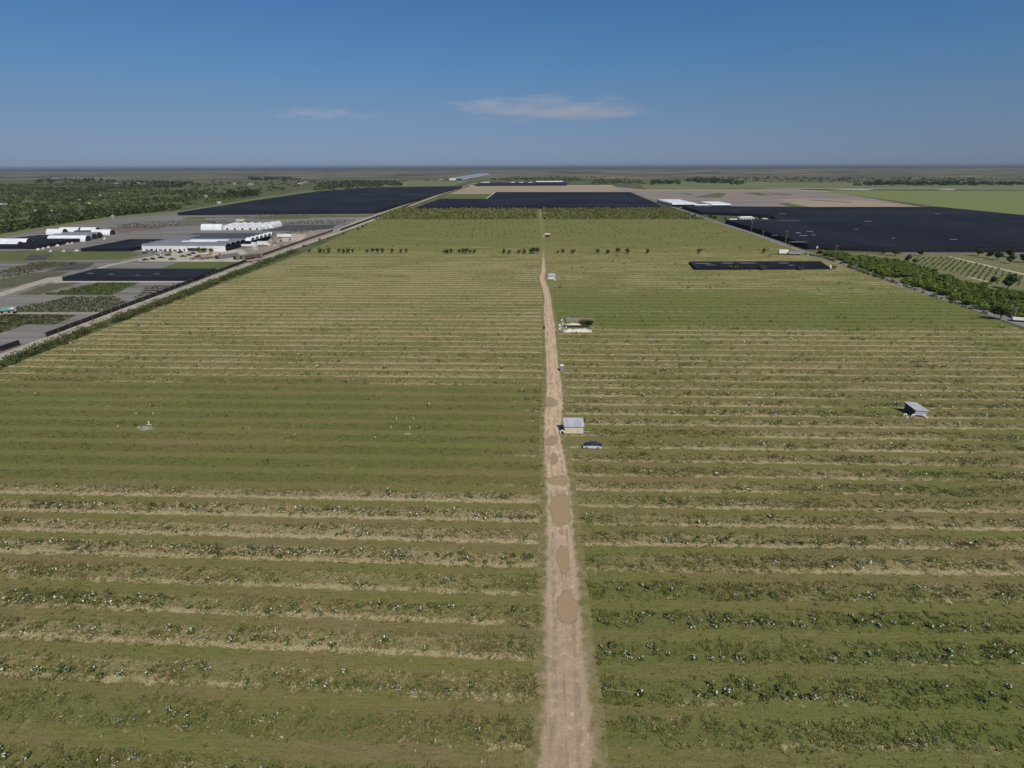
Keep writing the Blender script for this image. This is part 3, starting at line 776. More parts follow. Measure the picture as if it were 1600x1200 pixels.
treeline([(925, 287), (930, 281), (1000, 282), (1010, 288)], 160, 8, 6, 'far green thicket beyond the tan field', GREEN)
treeline([(760, 282), (790, 278), (900, 280), (920, 283), (880, 283)], 260, 9, 7, 'far scrub behind the distant white hoop houses', GREEN)
treeline([(1330, 290), (1370, 285.5), (1900, 287), (1900, 289)], 600, 10, 7, 'long far hedge of dark scrub at the right edge', DARKG)
X, Y = sample_poly([(240, 293), (300, 283), (700, 282), (760, 276), (1900, 279), (1900, 285), (1200, 285), (1000, 280), (760, 279), (500, 290), (340, 312), (300, 300)], 2600)
k = fbm(X / 200, Y / 300, 27, 3) > .47
clumps('scrub', X[k], Y[k], 8, 5, 10, 3.4, DARKG + OLIVE, 'scattered scrub on the far plain', 'scrub', .3)

# hedge along the left road, shrubs, nursery beds
def hedge(name, pts, w, h, n, label):
    P = [G(*q) for q in pts]
    X = []; Y = []
    seg = [(P[i], P[i + 1]) for i in range(len(P) - 1)]
    L = [(b - a).length for a, b in seg]; tot = sum(L)
    for (a, b), l in zip(seg, L):
        k = int(n * l / tot); f = rng.random(k)
        X.append(a.x + (b.x - a.x) * f + rng.normal(0, w, k)); Y.append(a.y + (b.y - a.y) * f + rng.normal(0, w, k))
    X = np.concatenate(X); Y = np.concatenate(Y)
    keep = fbm(X / 5, Y / 5, 51, 2) > .3
    X, Y = X[keep], Y[keep]; nn = len(X); nl = 26
    Pq = np.repeat(np.c_[X, Y, np.zeros(nn)], nl, 0); m_ = nn * nl
    s = np.repeat(rng.uniform(.5, 1.35, nn), nl)
    d = rng.normal(size=(m_, 3)); d /= np.linalg.norm(d, axis=1)[:, None]
    Pq += d * np.stack([s * w * .9, s * w * .9, s * h * .45], 1); Pq[:, 2] += s * h * .42
    Pq[:, 2] = np.maximum(Pq[:, 2], .1)
    C = leafcols(m_, [(.11, .14, .04), (.14, .155, .05), (.09, .125, .034), (.165, .165, .065)], .25) * np.repeat(rng.uniform(.7, 1.25, (nn, 1)), nl, 0)
    V, F, C = leaf_quads(Pq, rng.uniform(.2, .45, m_), C, .3, .65, d)
    return tag(link(name, np_mesh(name, V, F, LEAF, C)), label, 'hedge')
hedge('hedge', [(-60, 599), (0, 573), (120, 526), (240, 480.5), (391, 421), (462, 393.5)], 1.5, 3.0, 1000, 'long ragged green hedge between the pale gravel road and the field')
hedge('hedge', [(1258, 397), (1290, 404), (1335, 421), (1400, 443)], .7, 1.6, 140, 'low broken hedge on the field side of the asphalt road')
hedge('hedge', [(1400, 442), (1460, 464), (1540, 490)], .6, 1.0, 60, 'thin line of bushes at the kerb of the asphalt road')

SHRUB = tree_protos('shrub', 4, 1.3, 1.8, .25, 110, .34, GREEN + OLIVE)
for q in ((476, 386), (500, 377), (513, 374), (537, 367), (560, 359), (567, 355), (572, 352), (590, 346), (598, 342)):
    plant_tree(SHRUB, 'shrub', G(*q), random.uniform(.9, 1.6), 'small green shrub at the field edge of the gravel road', 'shrub', 'shrubs along the gravel road')
for q, l in (((1140, 421.5), 'broad green shrub at the left of the low black shade bed'), ((1150, 421.5), 'green shrub second along the front of the black shade bed'), ((1190, 422), 'tall green shrub at the middle front of the black shade bed'), ((1250, 422), 'green shrub toward the right end of the black shade bed'), ((1303, 421), 'bushy shrub beside the white tank at the road corner')):
    plant_tree(SHRUB, 'shrub', G(*q), 1.7, l, 'shrub')

ROWT = tree_protos('field_tree', 5, 2.0, 3.6, .5, 170, .48, [(.075, .10, .03), (.09, .115, .034), (.06, .085, .026), (.11, .125, .042)])
for x in (484, 500, 507, 514, 530, 537, 544, 551.5, 574, 582, 590, 597.5, 612.5, 626.5, 635):
    plant_tree(ROWT, 'field_tree', G(x, 395.3 + random.uniform(-.4, .4)), random.uniform(.7, 1.15), 'round dark green tree in the clumped row near the gravel road end', 'tree', 'trees across the field at its left end')
for x in (695, 699, 705, 718, 724, 729, 734, 741.5):
    plant_tree(ROWT, 'field_tree', G(x, 396 + random.uniform(-.4, .4)), random.uniform(.75, 1.05), 'dark green tree in the middle clump of the row across the field', 'tree', 'trees in the middle clump of the row')
for x, s in ((787.5, .9), (796, .8), (811, .85), (819, .9), (829, 1.0), (833, 1.35), (839, 1.1)):
    plant_tree(ROWT, 'field_tree', G(x, 396.3 + random.uniform(-.3, .3)), s, 'dark tree of the row standing just left of the dirt track', 'tree', 'trees of the row just left of the track')
for x, s in ((871, .6), (879, .95), (895, 1.05), (934, 1.05), (949.5, .95), (965.5, 1.1), (980.3, 1.1), (1012, 1.0), (1092, 1.05), (1193, 1.0)):
    plant_tree(ROWT, 'field_tree', G(x, 396.5 + random.uniform(-.3, .3)), s, 'lone round dark tree of the row to the right of the track', 'tree', 'spaced trees right of the track')

# lush trees and young orchard on the right
LUSHT = tree_protos('lush_tree', 5, 3.6, 2.9, .3, 300, .6, LUSH)
LPOLY = [(1268, 393.5), (1320, 399), (1420, 414), (1500, 442), (1620, 466), (1760, 500), (1760, 548), (1610, 503), (1548, 489), (1420, 445.5), (1320, 411), (1288, 400)]
LP = [G(*q) for q in LPOLY]; cnt = 0
for i, y in enumerate(np.arange(150, 480, 5.0)):
    for x in np.arange(200, 330, 5.6):
        xx = x + (i % 2) * 2.2 + random.uniform(-.9, .9); yy = y + random.uniform(-.9, .9)
        if in_poly(np.array([xx]), np.array([yy]), LP)[0] and random.random() < .93 and cnt < 300:
            cnt += 1
            plant_tree(LUSHT, 'orchard_tree', (xx, yy, 0), random.uniform(.8, 1.15), 'lush bright green orchard tree in the thick belt beside the asphalt road', 'tree', 'lush orchard trees beside the asphalt road')
YPOLY = [(1432, 402), (1490, 403), (1620, 436), (1620, 452), (1535, 441), (1430, 411)]
YP = [G(*q) for q in YPOLY]; YM2 = tree_protos('young_tree', 4, 1.3, 1.6, .2, 110, .34, [(.12, .14, .045), (.145, .155, .055), (.10, .125, .04)]); cnt = 0
for y in np.arange(290, 470, 5.0):
    for x in np.arange(250, 420, 4.2):
        xx = x + random.uniform(-.4, .4); yy = y + random.uniform(-.4, .4)
        if in_poly(np.array([xx]), np.array([yy]), YP)[0] and cnt < 300:
            cnt += 1
            o = link('young_tree', random.choice(YM2)[0], None, (xx, yy, 0)); k = random.uniform(.45, .75); o.scale = (k, k, k * .8); o.rotation_euler = (0, 0, random.uniform(0, 6))
            tag(o, 'young orchard tree set out in even rows beyond the lush belt', 'tree', 'young orchard trees in even rows')
DARKT = tree_protos('dark_tree', 4, 3.6, 4.6, 1.4, 260, .6, DARKG)
for q, s, l in (((1381, 398), .9, 'light green bushy tree at the edge of the right shade house'), ((1398.6, 400.5), .95, 'dark spreading tree standing alone in front of the grey strip'), ((1439, 400), .95, 'dark tree above the first rows of young trees'), ((1417, 410.5), .9, 'dark tree at the end of the lush belt'), ((1428, 412), .6, 'small dark tree close to the end of the lush belt'), ((1527.7, 400.5), 1.1, 'leftmost of the dark tree cluster at the right edge'), ((1543, 404), 1.0, 'second dark tree from the left in the right edge cluster'), ((1558, 407), 1.15, 'low wide dark tree in the middle of the right edge cluster'), ((1577, 412), 1.0, 'nearest dark tree of the right edge cluster'), ((1579, 402.5), 1.2, 'tallest dark tree at the back of the right edge cluster'), ((1599, 411), 1.1, 'rightmost dark tree of the right edge cluster'), ((1574, 452), 1.3, 'grey green tree alone among the young orchard rows'), ((1562, 500), 1.1, 'dark bush covering the near end of the asphalt road'), ((1549, 443.5), .7, 'small round tree at the edge of the young orchard rows')):
    plant_tree(DARKT, 'dark_tree', G(*q), s, l, 'tree')
for q, s, l in (((1110, 342), 1.0, 'small tree at the left of the white trailer by the road'), ((1117, 344), .9, 'dark tree at the road corner of the right shade house'), ((1187, 344.5), 1.25, 'round tree just right of the white house'), ((1199, 344), 1.25, 'bigger tree behind the small white vehicle by the house'), ((1133, 344), .7, 'low tree beside the white trailer by the road')):
    plant_tree(DARKT, 'dark_tree', G(*q), s, l, 'tree')
X, Y = sample_poly([(22, 481), (80, 471), (105, 464), (178, 464), (200, 474), (165, 487), (30, 487)], 1500)
C0 = clumps('nursery_plants', X, Y, .7, .9, 10, .3, [(.09, .11, .035), (.12, .13, .05), (.42, .40, .33), (.07, .09, .03)], 'pale flecked potted plants in the bed above the teal roof', 'plants')
X, Y = sample_poly([(-60, 538), (0, 520), (42, 507), (85, 507), (118, 493), (25, 492), (-60, 492)], 1800)
clumps('nursery_plants', X, Y, .6, .6, 8, .3, [(.075, .085, .03), (.095, .10, .04), (.06, .07, .028)], 'dense low green plants in the bed below the teal roof', 'plants')
X, Y = sample_poly([(70, 460), (152, 442.5), (218, 442), (196, 450), (170, 460.5)], 900)
clumps('nursery_plants', X, Y, .6, .6, 7, .35, [(.09, .105, .038), (.10, .155, .03), (.11, .12, .045)], 'low green plants in the bed in front of the long shade house', 'plants')
X, Y = sample_poly([(400, 380), (440, 368), (520, 357), (530, 355), (470, 360), (430, 366), (385, 378)], 500)
clumps('nursery_plants', X, Y, .8, 1.0, 8, .45, [(.13, .13, .11), (.09, .10, .06), (.2, .2, .18)], 'grey green potted stock standing in the brown yard', 'plants')

# ------------------------------------------------------------------ shade houses
m, nt, p = _new('black_shade_cloth')
v = pos(nt)
a = noise(nt, scaled(nt, v, (.012, .004, 1)), 1, 4); b_ = noise(nt, scaled(nt, v, (.35, .01, 1)), 1, 2); c_ = noise(nt, v, .5, 3)
col = mix(nt, sstep(nt, a, .42, .62), (.0095, .0102, .0155), (.016, .0172, .0235))
col = mix(nt, math_(nt, 'MULTIPLY', sstep(nt, b_, .52, .66), .8), col, (.024, .026, .034))
col = mix(nt, math_(nt, 'MULTIPLY', sstep(nt, c_, .6, .75), .2), col, (.04, .04, .05))
d_ = noise(nt, scaled(nt, v, (.004, .009, 1)), 1, 1)
col = mix(nt, math_(nt, 'MULTIPLY', sstep(nt, d_, .55, .58), .45), col, (.028, .030, .038))
nt.links.new(col, p.inputs['Base Color']); p.inputs['Roughness'].default_value = .8; p.inputs['Specular IOR Level'].default_value = .15
SHADE = m
WOOD = mat('grey_wood', (.2, .16, .12), (.14, .115, .09), 3)
RIP = mat('torn_pale_cloth', (.42, .42, .44), (.3, .3, .34), 1)
def shadehouse(pts, h, label, rips=0, posts=6):
    P = [G(*q, h) for q in pts]; c = sum(P, Vector()) / len(P); c.z = 0
    e = tag(empty('shade_house', c), label, 'shade house')
    Q = [q - c for q in P]
    mb = MB(); mb.slab(Q, .12); mb.build('roof', SHADE, e)
    mb = MB(); n = len(Q)
    for i in range(n):
        a, b = Q[i], Q[(i + 1) % n]
        mid = (a + b) / 2; d = b - a
        mb.box((mid.x, mid.y, (h - .14) / 2), (d.length - .5, .06, h - .2), math.atan2(d.y, d.x))
    mb.build('side_screen', SHADE, e)
    for i in range(n):
        a, b = Q[i], Q[(i + 1) % n]
        mb = MB()
        for k in range(posts):
            q = a + (b - a) * (k / posts)
            mb.box((q.x * 1.002, q.y * 1.002, (h - .13) / 2), (.16, .16, h - .13))
        mb.build('post_row', SHADE, e)
    for q, w, d in (rips or []):
        r = G(*q, h) - c; mb = MB()
        mb.slab([(r.x - w / 2, r.y - d * .3, h + .06), (r.x + w * .3, r.y - d / 2, h + .06), (r.x + w / 2, r.y + d * .2, h + .06), (r.x - w * .2, r.y + d / 2, h + .06)], .03)
        mb.build('patch', RIP, e)
    return e
shadehouse([(97, 433), (305, 433), (338, 419.5), (149, 419.5)], 2.5, 'long low black shade house beside the gravel road', [((141, 427), 5, 1.2), ((174, 428.5), 4, 1), ((245, 428), 4, 1), ((215, 430), 3, 1)])
shadehouse([(126, 388), (205, 388), (272, 373.5), (203, 373.5)], 2.6, 'dark shade house left of the long white walled greenhouse')
shadehouse([(-75, 384), (57, 384), (158, 367), (60, 367)], 2.8, 'dark shade house in front of the white hoop houses at the left edge')
shadehouse([(277, 332), (585, 329.5), (690, 300), (722, 291), (575, 293), (500, 298.5), (400, 313)], 4.0, 'huge black shade house left of the gravel road', [((640, 304.5), 60, 4), ((575, 304.5), 40, 3)], 14)
shadehouse([(652, 323), (1035, 322), (985, 300), (775, 300), (761, 310.5), (688, 310.5)], 4.0, 'wide black shade house beyond the far orchard', None, 14)
shadehouse([(1066, 321.5), (1096, 330.5), (1203, 335), (1214, 342), (1134, 343.5), (1207, 364.5), (1262, 382), (1390, 386), (1900, 387), (1900, 378), (1600, 336), (1467, 323), (1250, 323.3)], 4.0, 'vast black shade house right of the asphalt road',
    [((1222, 334), 10, 4), ((1247, 364), 6, 4), ((1265, 361.5), 7, 3), ((1271, 367), 4, 3), ((1255, 368), 9, 3), ((1246, 378), 17, 3), ((1210, 367.5), 7, 2.5), ((1465, 334), 10, 3), ((1356, 346), 10, 3), ((1396, 372), 4, 2), ((1338, 358), 4, 2.5), ((1490, 374), 8, 2), ((1232, 345), 30, 2)], 16)
shadehouse([(1077, 408.5), (1281, 408), (1297, 417.5), (1086, 418.5)], 1.5, 'low black shade bed in the right part of the field', [((1098, 411.5), 12, 1.5), ((1137, 411), 9, 1.6), ((1167, 411), 14, 1.6), ((1224, 411), 8, 1.6), ((1237, 414.5), 5, 1.2), ((1110, 414), 8, 1)], 12)
shadehouse([(742, 288.8), (885, 288.3), (885, 285), (752, 285.5)], 4.0, 'distant dark shade house under the white hoop roofs', None, 6)

# ------------------------------------------------------------------ hoop houses and greenhouses
PLASTIC = mat('white_film', (.78, .78, .80), (.68, .69, .72), .15, rough=.45, spec=.4)
GREYFILM = mat('grey_film', (.20, .21, .23), (.165, .175, .195), .05, rough=.5, spec=.35, stretch=(1, .3, 1))
DARKFILM = mat('dark_film', (.055, .06, .075), (.08, .085, .10), .1, rough=.6)
WALLW = mat('white_wall', (.74, .73, .74), (.62, .60, .60), .8, lo=.45, hi=.75)
DARKIN = mat('dark_opening', (.03, .026, .026), (.045, .04, .04), 1)
METAL = mat('galvanised_steel', (.45, .45, .46), (.36, .36, .37), 2, rough=.4, metal=.6)
def arch_sheet(w, h, L, th=.08, n=12, z0=0.0):
    mb = MB(); vs = []; 
    for L_ in (0, L):
        for rr in (1, 1 - th / w * 2):
            vs += [(L_, -math.cos(math.pi * i / n) * w / 2 * rr, z0 + math.sin(math.pi * i / n) * (h - (0 if rr == 1 else th))) for i in range(n + 1)]
    k = n + 1; f = []
    for i in range(n):
        f += [(i, i + 1, 2 * k + i + 1, 2 * k + i), (k + i + 1, k + i, 3 * k + i, 3 * k + i + 1), (i, k + i, k + i + 1, i + 1), (2 * k + i, 2 * k + i + 1, 3 * k + i + 1, 3 * k + i)]
    mb.add(vs, f); return mb
def arch_wall(w, h, x, n=12, z0=0.0, th=.06):
    mb = MB(); r = [( -math.cos(math.pi * i / n) * w / 2 * .98, z0 + math.sin(math.pi * i / n) * (h - .1)) for i in range(n + 1)]
    vs = [(x, a, b) for a, b in r] + [(x + th, a, b) for a, b in r]; k = n + 1
    mb.add(vs, [tuple(range(k)), tuple(range(k, 2 * k))[::-1]] + [(i, (i + 1) % k, k + (i + 1) % k, k + i) for i in range(k)])
    return mb
def hoop(loc, L, w, h, rz, label, cover=PLASTIC, end=PLASTIC, group=None):
    e = tag(empty('hoop_house', loc, rz), label, 'hoop house', group)
    arch_sheet(w, h, L).build('cover', cover, e, False)
    arch_wall(w, h, .25).build('end_wall', end, e)
    arch_wall(w, h, L - .3).build('end_wall', end, e)
    mb = MB(); mb.box((.2, 0, 1.0), (.08, w * .25, 2.0)); mb.build('door', DARKIN, e)
    return e
# the long white walled greenhouse: spans run left-right, stacked away from the camera
a = G(222.5, 392.5); b = G(358.5, 391.5)
gy = a.y; L = b.x - a.x; SP = 8.4; nsp = 10
e = tag(empty('greenhouse', (a.x, gy, 0)), 'long greenhouse with a white front wall and grey ribbed roofs', 'greenhouse')
mb = MB(); mb.box((L * .27, .12, 2.1), (L * .54 - .2, .2, 4.2)); mb.box((L * .84, .12, 2.1), (L * .30, .2, 4.2)); mb.box((L * .615, .12, 3.4), (L * .14, .2, 1.6)); mb.build('wall', WALLW, e)
mb = MB(); mb.box((L * .613, .5, 1.3), (L * .14, .1, 2.6)); mb.build('door', DARKIN, e)
for i in range(9):
    mb = MB(); mb.box((L * (.05 + .055 * i) + (.8 if i % 3 else 0), -.02, 1.0), (1.1 + .5 * (i % 2), .08, 1.5 + .3 * (i % 3))); mb.build('window', DARKIN, e)
for i in range(nsp):
    x0 = 0.0; x1 = L
    y = SP * (i + .5)
    if i in (2, 3):
        pieces = [(0, .33 if i == 2 else .36, GREYFILM), (.33 if i == 2 else .36, .76 if i == 2 else .84, PLASTIC), (.76 if i == 2 else .84, 1, GREYFILM)]
    elif i >= 5: pieces = [(0, .22, GREYFILM), (.22, 1, DARKFILM)] if i < 8 else [(0, 1, DARKFILM)]
    else: pieces = [(0, 1, GREYFILM)]
    for f0, f1, mt in pieces:
        mbx = arch_sheet(SP - .1, 1.7, L * (f1 - f0) - .06, .08, 8, 4.25)
        o = mbx.build('roof_span', mt, e); o.location = (L * f0, y, 0)
    if i >= 4:   # pale domed ends on the right
        o = arch_sheet(SP * .95, 2.6, 5.0, .08, 10, 4.2).build('end_dome', PLASTIC, e); o.location = (L + .1, y, 0)
        o = arch_wall(SP * .95, 2.6, 4.6, 10, 4.2).build('end_wall', GREYFILM, e); o.location = (L + .1, y, 0)
mb = MB()
for i in range(nsp): mb.box((L + .1, SP * (i + .5), 2.1), (.2, SP - .3, 4.2))
mb.build('side_screen', SHADE, e)
mb = MB(); mb.box((L / 2, SP * nsp + .1, 2.1), (L, .2, 4.2)); mb.build('back_screen', SHADE, e)
mb = MB(); mb.box((.1, SP * nsp / 2, 2.1), (.2, SP * nsp - .6, 4.2)); mb.build('side_screen', SHADE, e)
# white tunnels behind it
q = G(315, 359.5); k = G(347, 359.5)
hoop((q.x, q.y + 3, 0), k.x - q.x, 9, 6.2, 0, 'broad white hoop house lying sideways behind the greenhouse')
for i, x in enumerate((355, 367, 379, 391, 401.5, 412, 421)):
    q = G(x, 359.3 - max(0, i - 4) * 1.2)
    hoop((q.x, q.y, 0), 26, 8.2, 6.0, math.pi / 2, 'white end-on hoop house in the tight row behind the greenhouse', group='row of white end-on hoop houses')
# left hoop houses
def px_hoop(x0, x1, y, w, h, lab, end=DARKIN, cover=PLASTIC):
    q = G(x0, y); k = G(x1, y)
    return hoop((q.x, q.y + w / 2, 0), k.x - q.x, w, h, 0, lab, cover, end)
px_hoop(-60, 42, 383.5, 9, 5.6, 'white hoop house nearest the left edge of the nursery')
px_hoop(-60, 28, 386.5, 8, 4.6, 'lower white hoop house cut by the left edge beside the shade house')
px_hoop(74, 134, 377.5, 9, 5.2, 'long narrow white hoop house with a dark open end')
px_hoop(82, 144, 374.5, 9, 5.2, 'second long hoop house behind the one with the dark open end', cover=GREYFILM)
px_hoop(95, 152, 371.5, 9, 5.0, 'third hoop house of the dark ended trio', cover=GREYFILM)
px_hoop(72, 98, 366.8, 9, 5.5, 'short white hoop house with a dark mouth near the verge')
px_hoop(92, 122, 363.5, 9, 5.2, 'white hoop house with dark mouth second from the verge')
px_hoop(124, 149, 363, 9, 4.8, 'thin white hoop house tucked beside the grass verge')
px_hoop(115, 146, 367, 9, 4.2, 'half open hoop house frame between the white ones', cover=DARKFILM)
px_hoop(142, 172, 367.5, 10, 5.2, 'white hoop house at the right end of the left group')
# grey tunnels in the yard
GREYT = mat('grey_tunnel_cloth', (.15, .14, .13), (.11, .105, .10), .6)
for (px, py), L_, w, rz, lab in (((339, 405), 17, 5, 1.0, 'grey covered tunnel in the pale yard in front of the greenhouse'), ((367, 406), 15, 4.5, 1.0, 'dark grey tunnel beside the square framed one'), ((376, 405.5), 17, 5, 1.0, 'grey tunnel with a square dark mouth near the hedge')):
    q = G(px, py); hoop((q.x, q.y, 0), L_, w, 3.0, rz, lab, GREYT, DARKIN)
# right white greenhouses
def white_house(x0, x1, yb, depth_px, h, lab, spans):
    a = G(x0, yb); b = G(x1, yb); L = b.x - a.x; D = G(x0, depth_px).y - a.y
    e = tag(empty('greenhouse', (a.x, a.y, 0)), lab, 'greenhouse')
    for i in range(spans):
        w = D / spans
        o = arch_sheet(w - .15, 2.0, L, .1, 8, h).build('roof_span', PLASTIC, e); o.location = (0, w * (i + .5), 0)
    mb = MB(); mb.box((L / 2, .1, h / 2), (L, .15, h)); mb.build('front_screen', SHADE, e)
    mb = MB(); mb.box((.1, D / 2, h / 2), (.15, D - .4, h)); mb.box((L - .1, D / 2, h / 2), (.15, D - .4, h)); mb.build('side_screen', WALLW, e)
    return e
white_house(1050, 1088, 323.5, 316.3, 4, 'wide white roofed greenhouse beside the asphalt road', 7)
white_house(1111, 1142, 324, 319.5, 3.5, 'smaller white roofed greenhouse right of the wide one', 5)
white_house(838, 880, 285.6, 284.6, 3, 'distant row of white hoop roofs beyond the tan field', 3)
for x in (752, 757, 797.5, 811, 825):
    q = G(x, 287); hoop((q.x, q.y, 0), 60, 9, 5, math.pi / 2 - .2, 'tiny distant white hoop roof in the dark strip beyond the tan field', group='distant white hoop roofs')
e = white_house(704, 722, 281, 272.5, 6, 'far blue grey greenhouse beside a pale gravel road', 10)
for o in [k for k in bpy.data.objects if k.parent == e and k.name.startswith('roof_span')]: o.data.materials[0] = mat('glass_roof', (.36, .40, .46), (.30, .34, .40), .02, rough=.4)
q = G(703, 281.3); mb = MB(); mb.box((0, 0, 4), (30, 8, 8)); mb.box((0, 0, 8.3), (32, 9, .5)); o = mb.build('storehouse', WALLW); o.location = (q.x + 14, q.y - 8, 0); tag(o, 'far white block in front of the blue grey greenhouse', 'building')

# ------------------------------------------------------------------ houses
ROOFT = mat('teal_roof', (.13, .30, .27), (.10, .25, .23), .6)
ROOFW = mat('white_metal_roof', (.75, .75, .74), (.65, .65, .65), .5)
ROOFG = mat('grey_metal_roof', (.46, .45, .50), (.38, .37, .42), .9, rough=.5, stretch=(1, .4, 1))
PINK = mat('tan_pink_wall', (.50, .36, .27), (.42, .31, .24), .5)
CREAM = mat('cream_board', (.62, .56, .44), (.55, .49, .38), .8)
def house(loc, w, d, h, rz, wall, roof, label, name='house', cat='house', rise=1.6, win=3):
    e = tag(empty(name, loc, rz), label, cat)
    mb = MB(); mb.box((0, 0, h / 2), (w, d, h)); mb.build('wall', wall, e)
    mb = MB(); o = .5
    A = [(-w / 2 - o, -d / 2 - o, h), (w / 2 + o, -d / 2 - o, h), (w / 2 + o, d / 2 + o, h), (-w / 2 - o, d / 2 + o, h), (-w / 2 + d * .35, 0, h + rise), (w / 2 - d * .35, 0, h + rise)]
    mb.add(A, [(0, 1, 5, 4), (1, 2, 5), (2, 3, 4, 5), (3, 0, 4), (3, 2, 1, 0)]); ro = mb.build('roof', roof, e)
    ro.location = (0, 0, .02)
    for i in range(win):
        mb = MB(); mb.box((-w / 2 + w * (i + .5) / win, -d / 2 - .02, h * .55), (w / win * .4, .08, h * .4)); mb.build('window' if i != win // 2 else 'door', DARKIN, e)
    return e
house(G(12, 490), 5.2, 5, 2.0, .5, PINK, ROOFT, 'small hut with a teal roof and tan pink walls', 'hut', 'hut', 1.2, 2)
house(G(1165, 344.8), 17, 8, 4.0, 0, WALLW, ROOFW, 'white house with dark windows inside the right shade house', 'house', 'house', 1.2, 5)
house(G(1097, 324.3), 24, 9, 4, 0, mat('pale_wall', (.5, .5, .5)), ROOFW, 'low white building between the two white roofed greenhouses', 'storehouse', 'building', 1.5, 3)
FARW = mat('house_wall', (.5, .49, .45)); FARR = mat('house_roof', (.52, .51, .48), (.42, .40, .38), .2)
hs = [((6, 321.5), 26, 'white house at the far left edge of the woodland'), ((55, 332.5), 12, 'white roofed house among the dark trees left of a clearing'), ((84, 332.5), 10, 'small dark fronted house in the woodland clearing'), ((125, 315), 14, 'pale long house in the middle of the woodland'), ((140, 320), 9, 'small white house lower middle of the woodland'), ((156, 306.5), 14, 'pale house high in the woodland'), ((188, 303.5), 12, 'white house near a thin line of field beyond the woodland'), ((177, 341), 6, 'tiny white house at the verge near the power pole'), ((212, 333), 24, 'long pale shed at the woodland edge by the verge'), ((215, 287), 40, 'far tan roofed house on the plain'), ((182, 288), 22, 'far small white house left of the tan roofed one'), ((392, 289), 40, 'distant white pair of houses above the left shade house'), ((367, 288), 20, 'distant small white house on the plain'), ((477, 285.5), 30, 'far house by the belt of trees left of centre'), ((470, 288), 40, 'low pale far shed near the belt of trees'), ((632, 289.3), 14, 'tiny white house beside the far gravel road'), ((689, 281), 30, 'far white shed just left of the blue grey greenhouse'), ((80, 340.5), 10, 'dark roofed house on the verge at the left woodland edge'), ((1056, 287.3), 22, 'little white house beneath the distant grove'), ((343, 318.5), 14, 'pale house at the corner of the left shade house'), ((322, 308), 14, 'white house in the trees above the left shade house')]
for q, w, l in hs:
    w *= .5; house(G(*q), w, w * .5, 2.4 if w < 20 else 3.6, random.uniform(-.2, .2), FARW, FARR, l, 'house', 'house', 1.6, 3)

# ------------------------------------------------------------------ field sheds on skids
def shed(P, hw, wall, roof, label, side, pitch_up=.85, gap=.35):
    """P: near-left, near-right, far-right, far-left corners on the ground"""
    c = sum(P, Vector()) / 4; c.z = 0
    e = tag(empty('shed', c), label, 'shed')
    Q = [Vector((q.x - c.x, q.y - c.y, 0)) for q in P]
    def wallpanel(a, b, za, zb, mt, nm):
        d = (b - a).normalized(); nrm = Vector((d.y, -d.x, 0)) * .05
        vs = []
        for k in (-1, 1):
            vs += [a + nrm * k + Vector((0, 0, gap)), b + nrm * k + Vector((0, 0, gap)), b + nrm * k + Vector((0, 0, zb)), a + nrm * k + Vector((0, 0, za))]
        mb = MB(); mb.add(vs, [(0, 1, 2, 3), (7, 6, 5, 4), (0, 4, 5, 1), (1, 5, 6, 2), (2, 6, 7, 3), (3, 7, 4, 0)]); return mb.build(nm, mt, e)
    h0, h1 = gap + hw, gap + hw + pitch_up
    wallpanel(Q[0], Q[1], h0, h0, wall, 'front_wall'); wallpanel(Q[1], Q[2], h0, h1, side, 'side_wall'); wallpanel(Q[2], Q[3], h1, h1, side, 'back_wall'); wallpanel(Q[3], Q[0], h1, h0, side, 'side_wall')
    ux = (Q[1] - Q[0]).normalized() * .22; uy = (Q[3] - Q[0]).normalized() * .3
    sl = pitch_up / (Q[3] - Q[0]).length * .3
    mb = MB(); mb.slab([Q[0] - ux - uy + Vector((0, 0, h0 + .12 - sl)), Q[1] + ux - uy + Vector((0, 0, h0 + .12 - sl)), Q[2] + ux + uy + Vector((0, 0, h1 + .12 + sl)), Q[3] - ux + uy + Vector((0, 0, h1 + .12 + sl))], .09)
    r = mb.build('roof', roof, e)
    mb = MB()   # ribs of the roof sheets
    for i in range(1, 7):
        f = i / 7; a = Q[0].lerp(Q[1], f) - uy; b = Q[3].lerp(Q[2], f) + uy
        mb.tube([a + Vector((0, 0, h0 + .15 - sl)), b + Vector((0, 0, h1 + .15 + sl))], .03, 4)
    mb.build('roof_rib', roof, r)
    mb = MB(); f = [q * .96 + Vector((0, 0, gap + .02)) for q in Q]; mb.slab(f, .12); mb.build('floor', WOOD, e)
    for i in range(4):
        q = Q[i] * .93; mb = MB(); mb.box((q.x, q.y, gap / 2 - .06), (.22, .22, gap - .12)); mb.build('skid_post', WOOD, e)
    return e
WHITEP = mat('white_pipe', (.8, .78, .70), (.7, .68, .6), 3, rough=.4)
def bent_pipe(loc, rz, s, label, group=None):
    mb = MB(); pts = [(0, 0, 0), (0, 0, .55)] + [(.35 - .35 * math.cos(a), 0, .55 + .35 * math.sin(a)) for a in [math.pi * k / 8 for k in range(1, 9)]] + [(.72, 0, .35)]
    mb.tube([(x * s, y * s, z * s) for x, y, z in pts], .13 * s, 8)
    o = mb.build('bent_pipe', WHITEP, None, True); o.location = loc; o.rotation_euler = (0, 0, rz)
    return tag(o, label, 'pipe', group)
a = G(882, 679.3); b = G(911, 679.3)
up = Vector((-.12, 2.75, 0))
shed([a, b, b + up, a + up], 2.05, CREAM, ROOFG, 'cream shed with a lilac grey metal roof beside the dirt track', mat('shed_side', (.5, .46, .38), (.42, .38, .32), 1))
bent_pipe(G(875.5, 678.5), -.1, 1.25, 'white bent pipe standing left of the cream shed')
q = G(916, 676.5); e = tag(empty('wooden_steps', (q.x, q.y, 0), -.05), 'wooden steps and plank at the right end of the cream shed', 'steps')
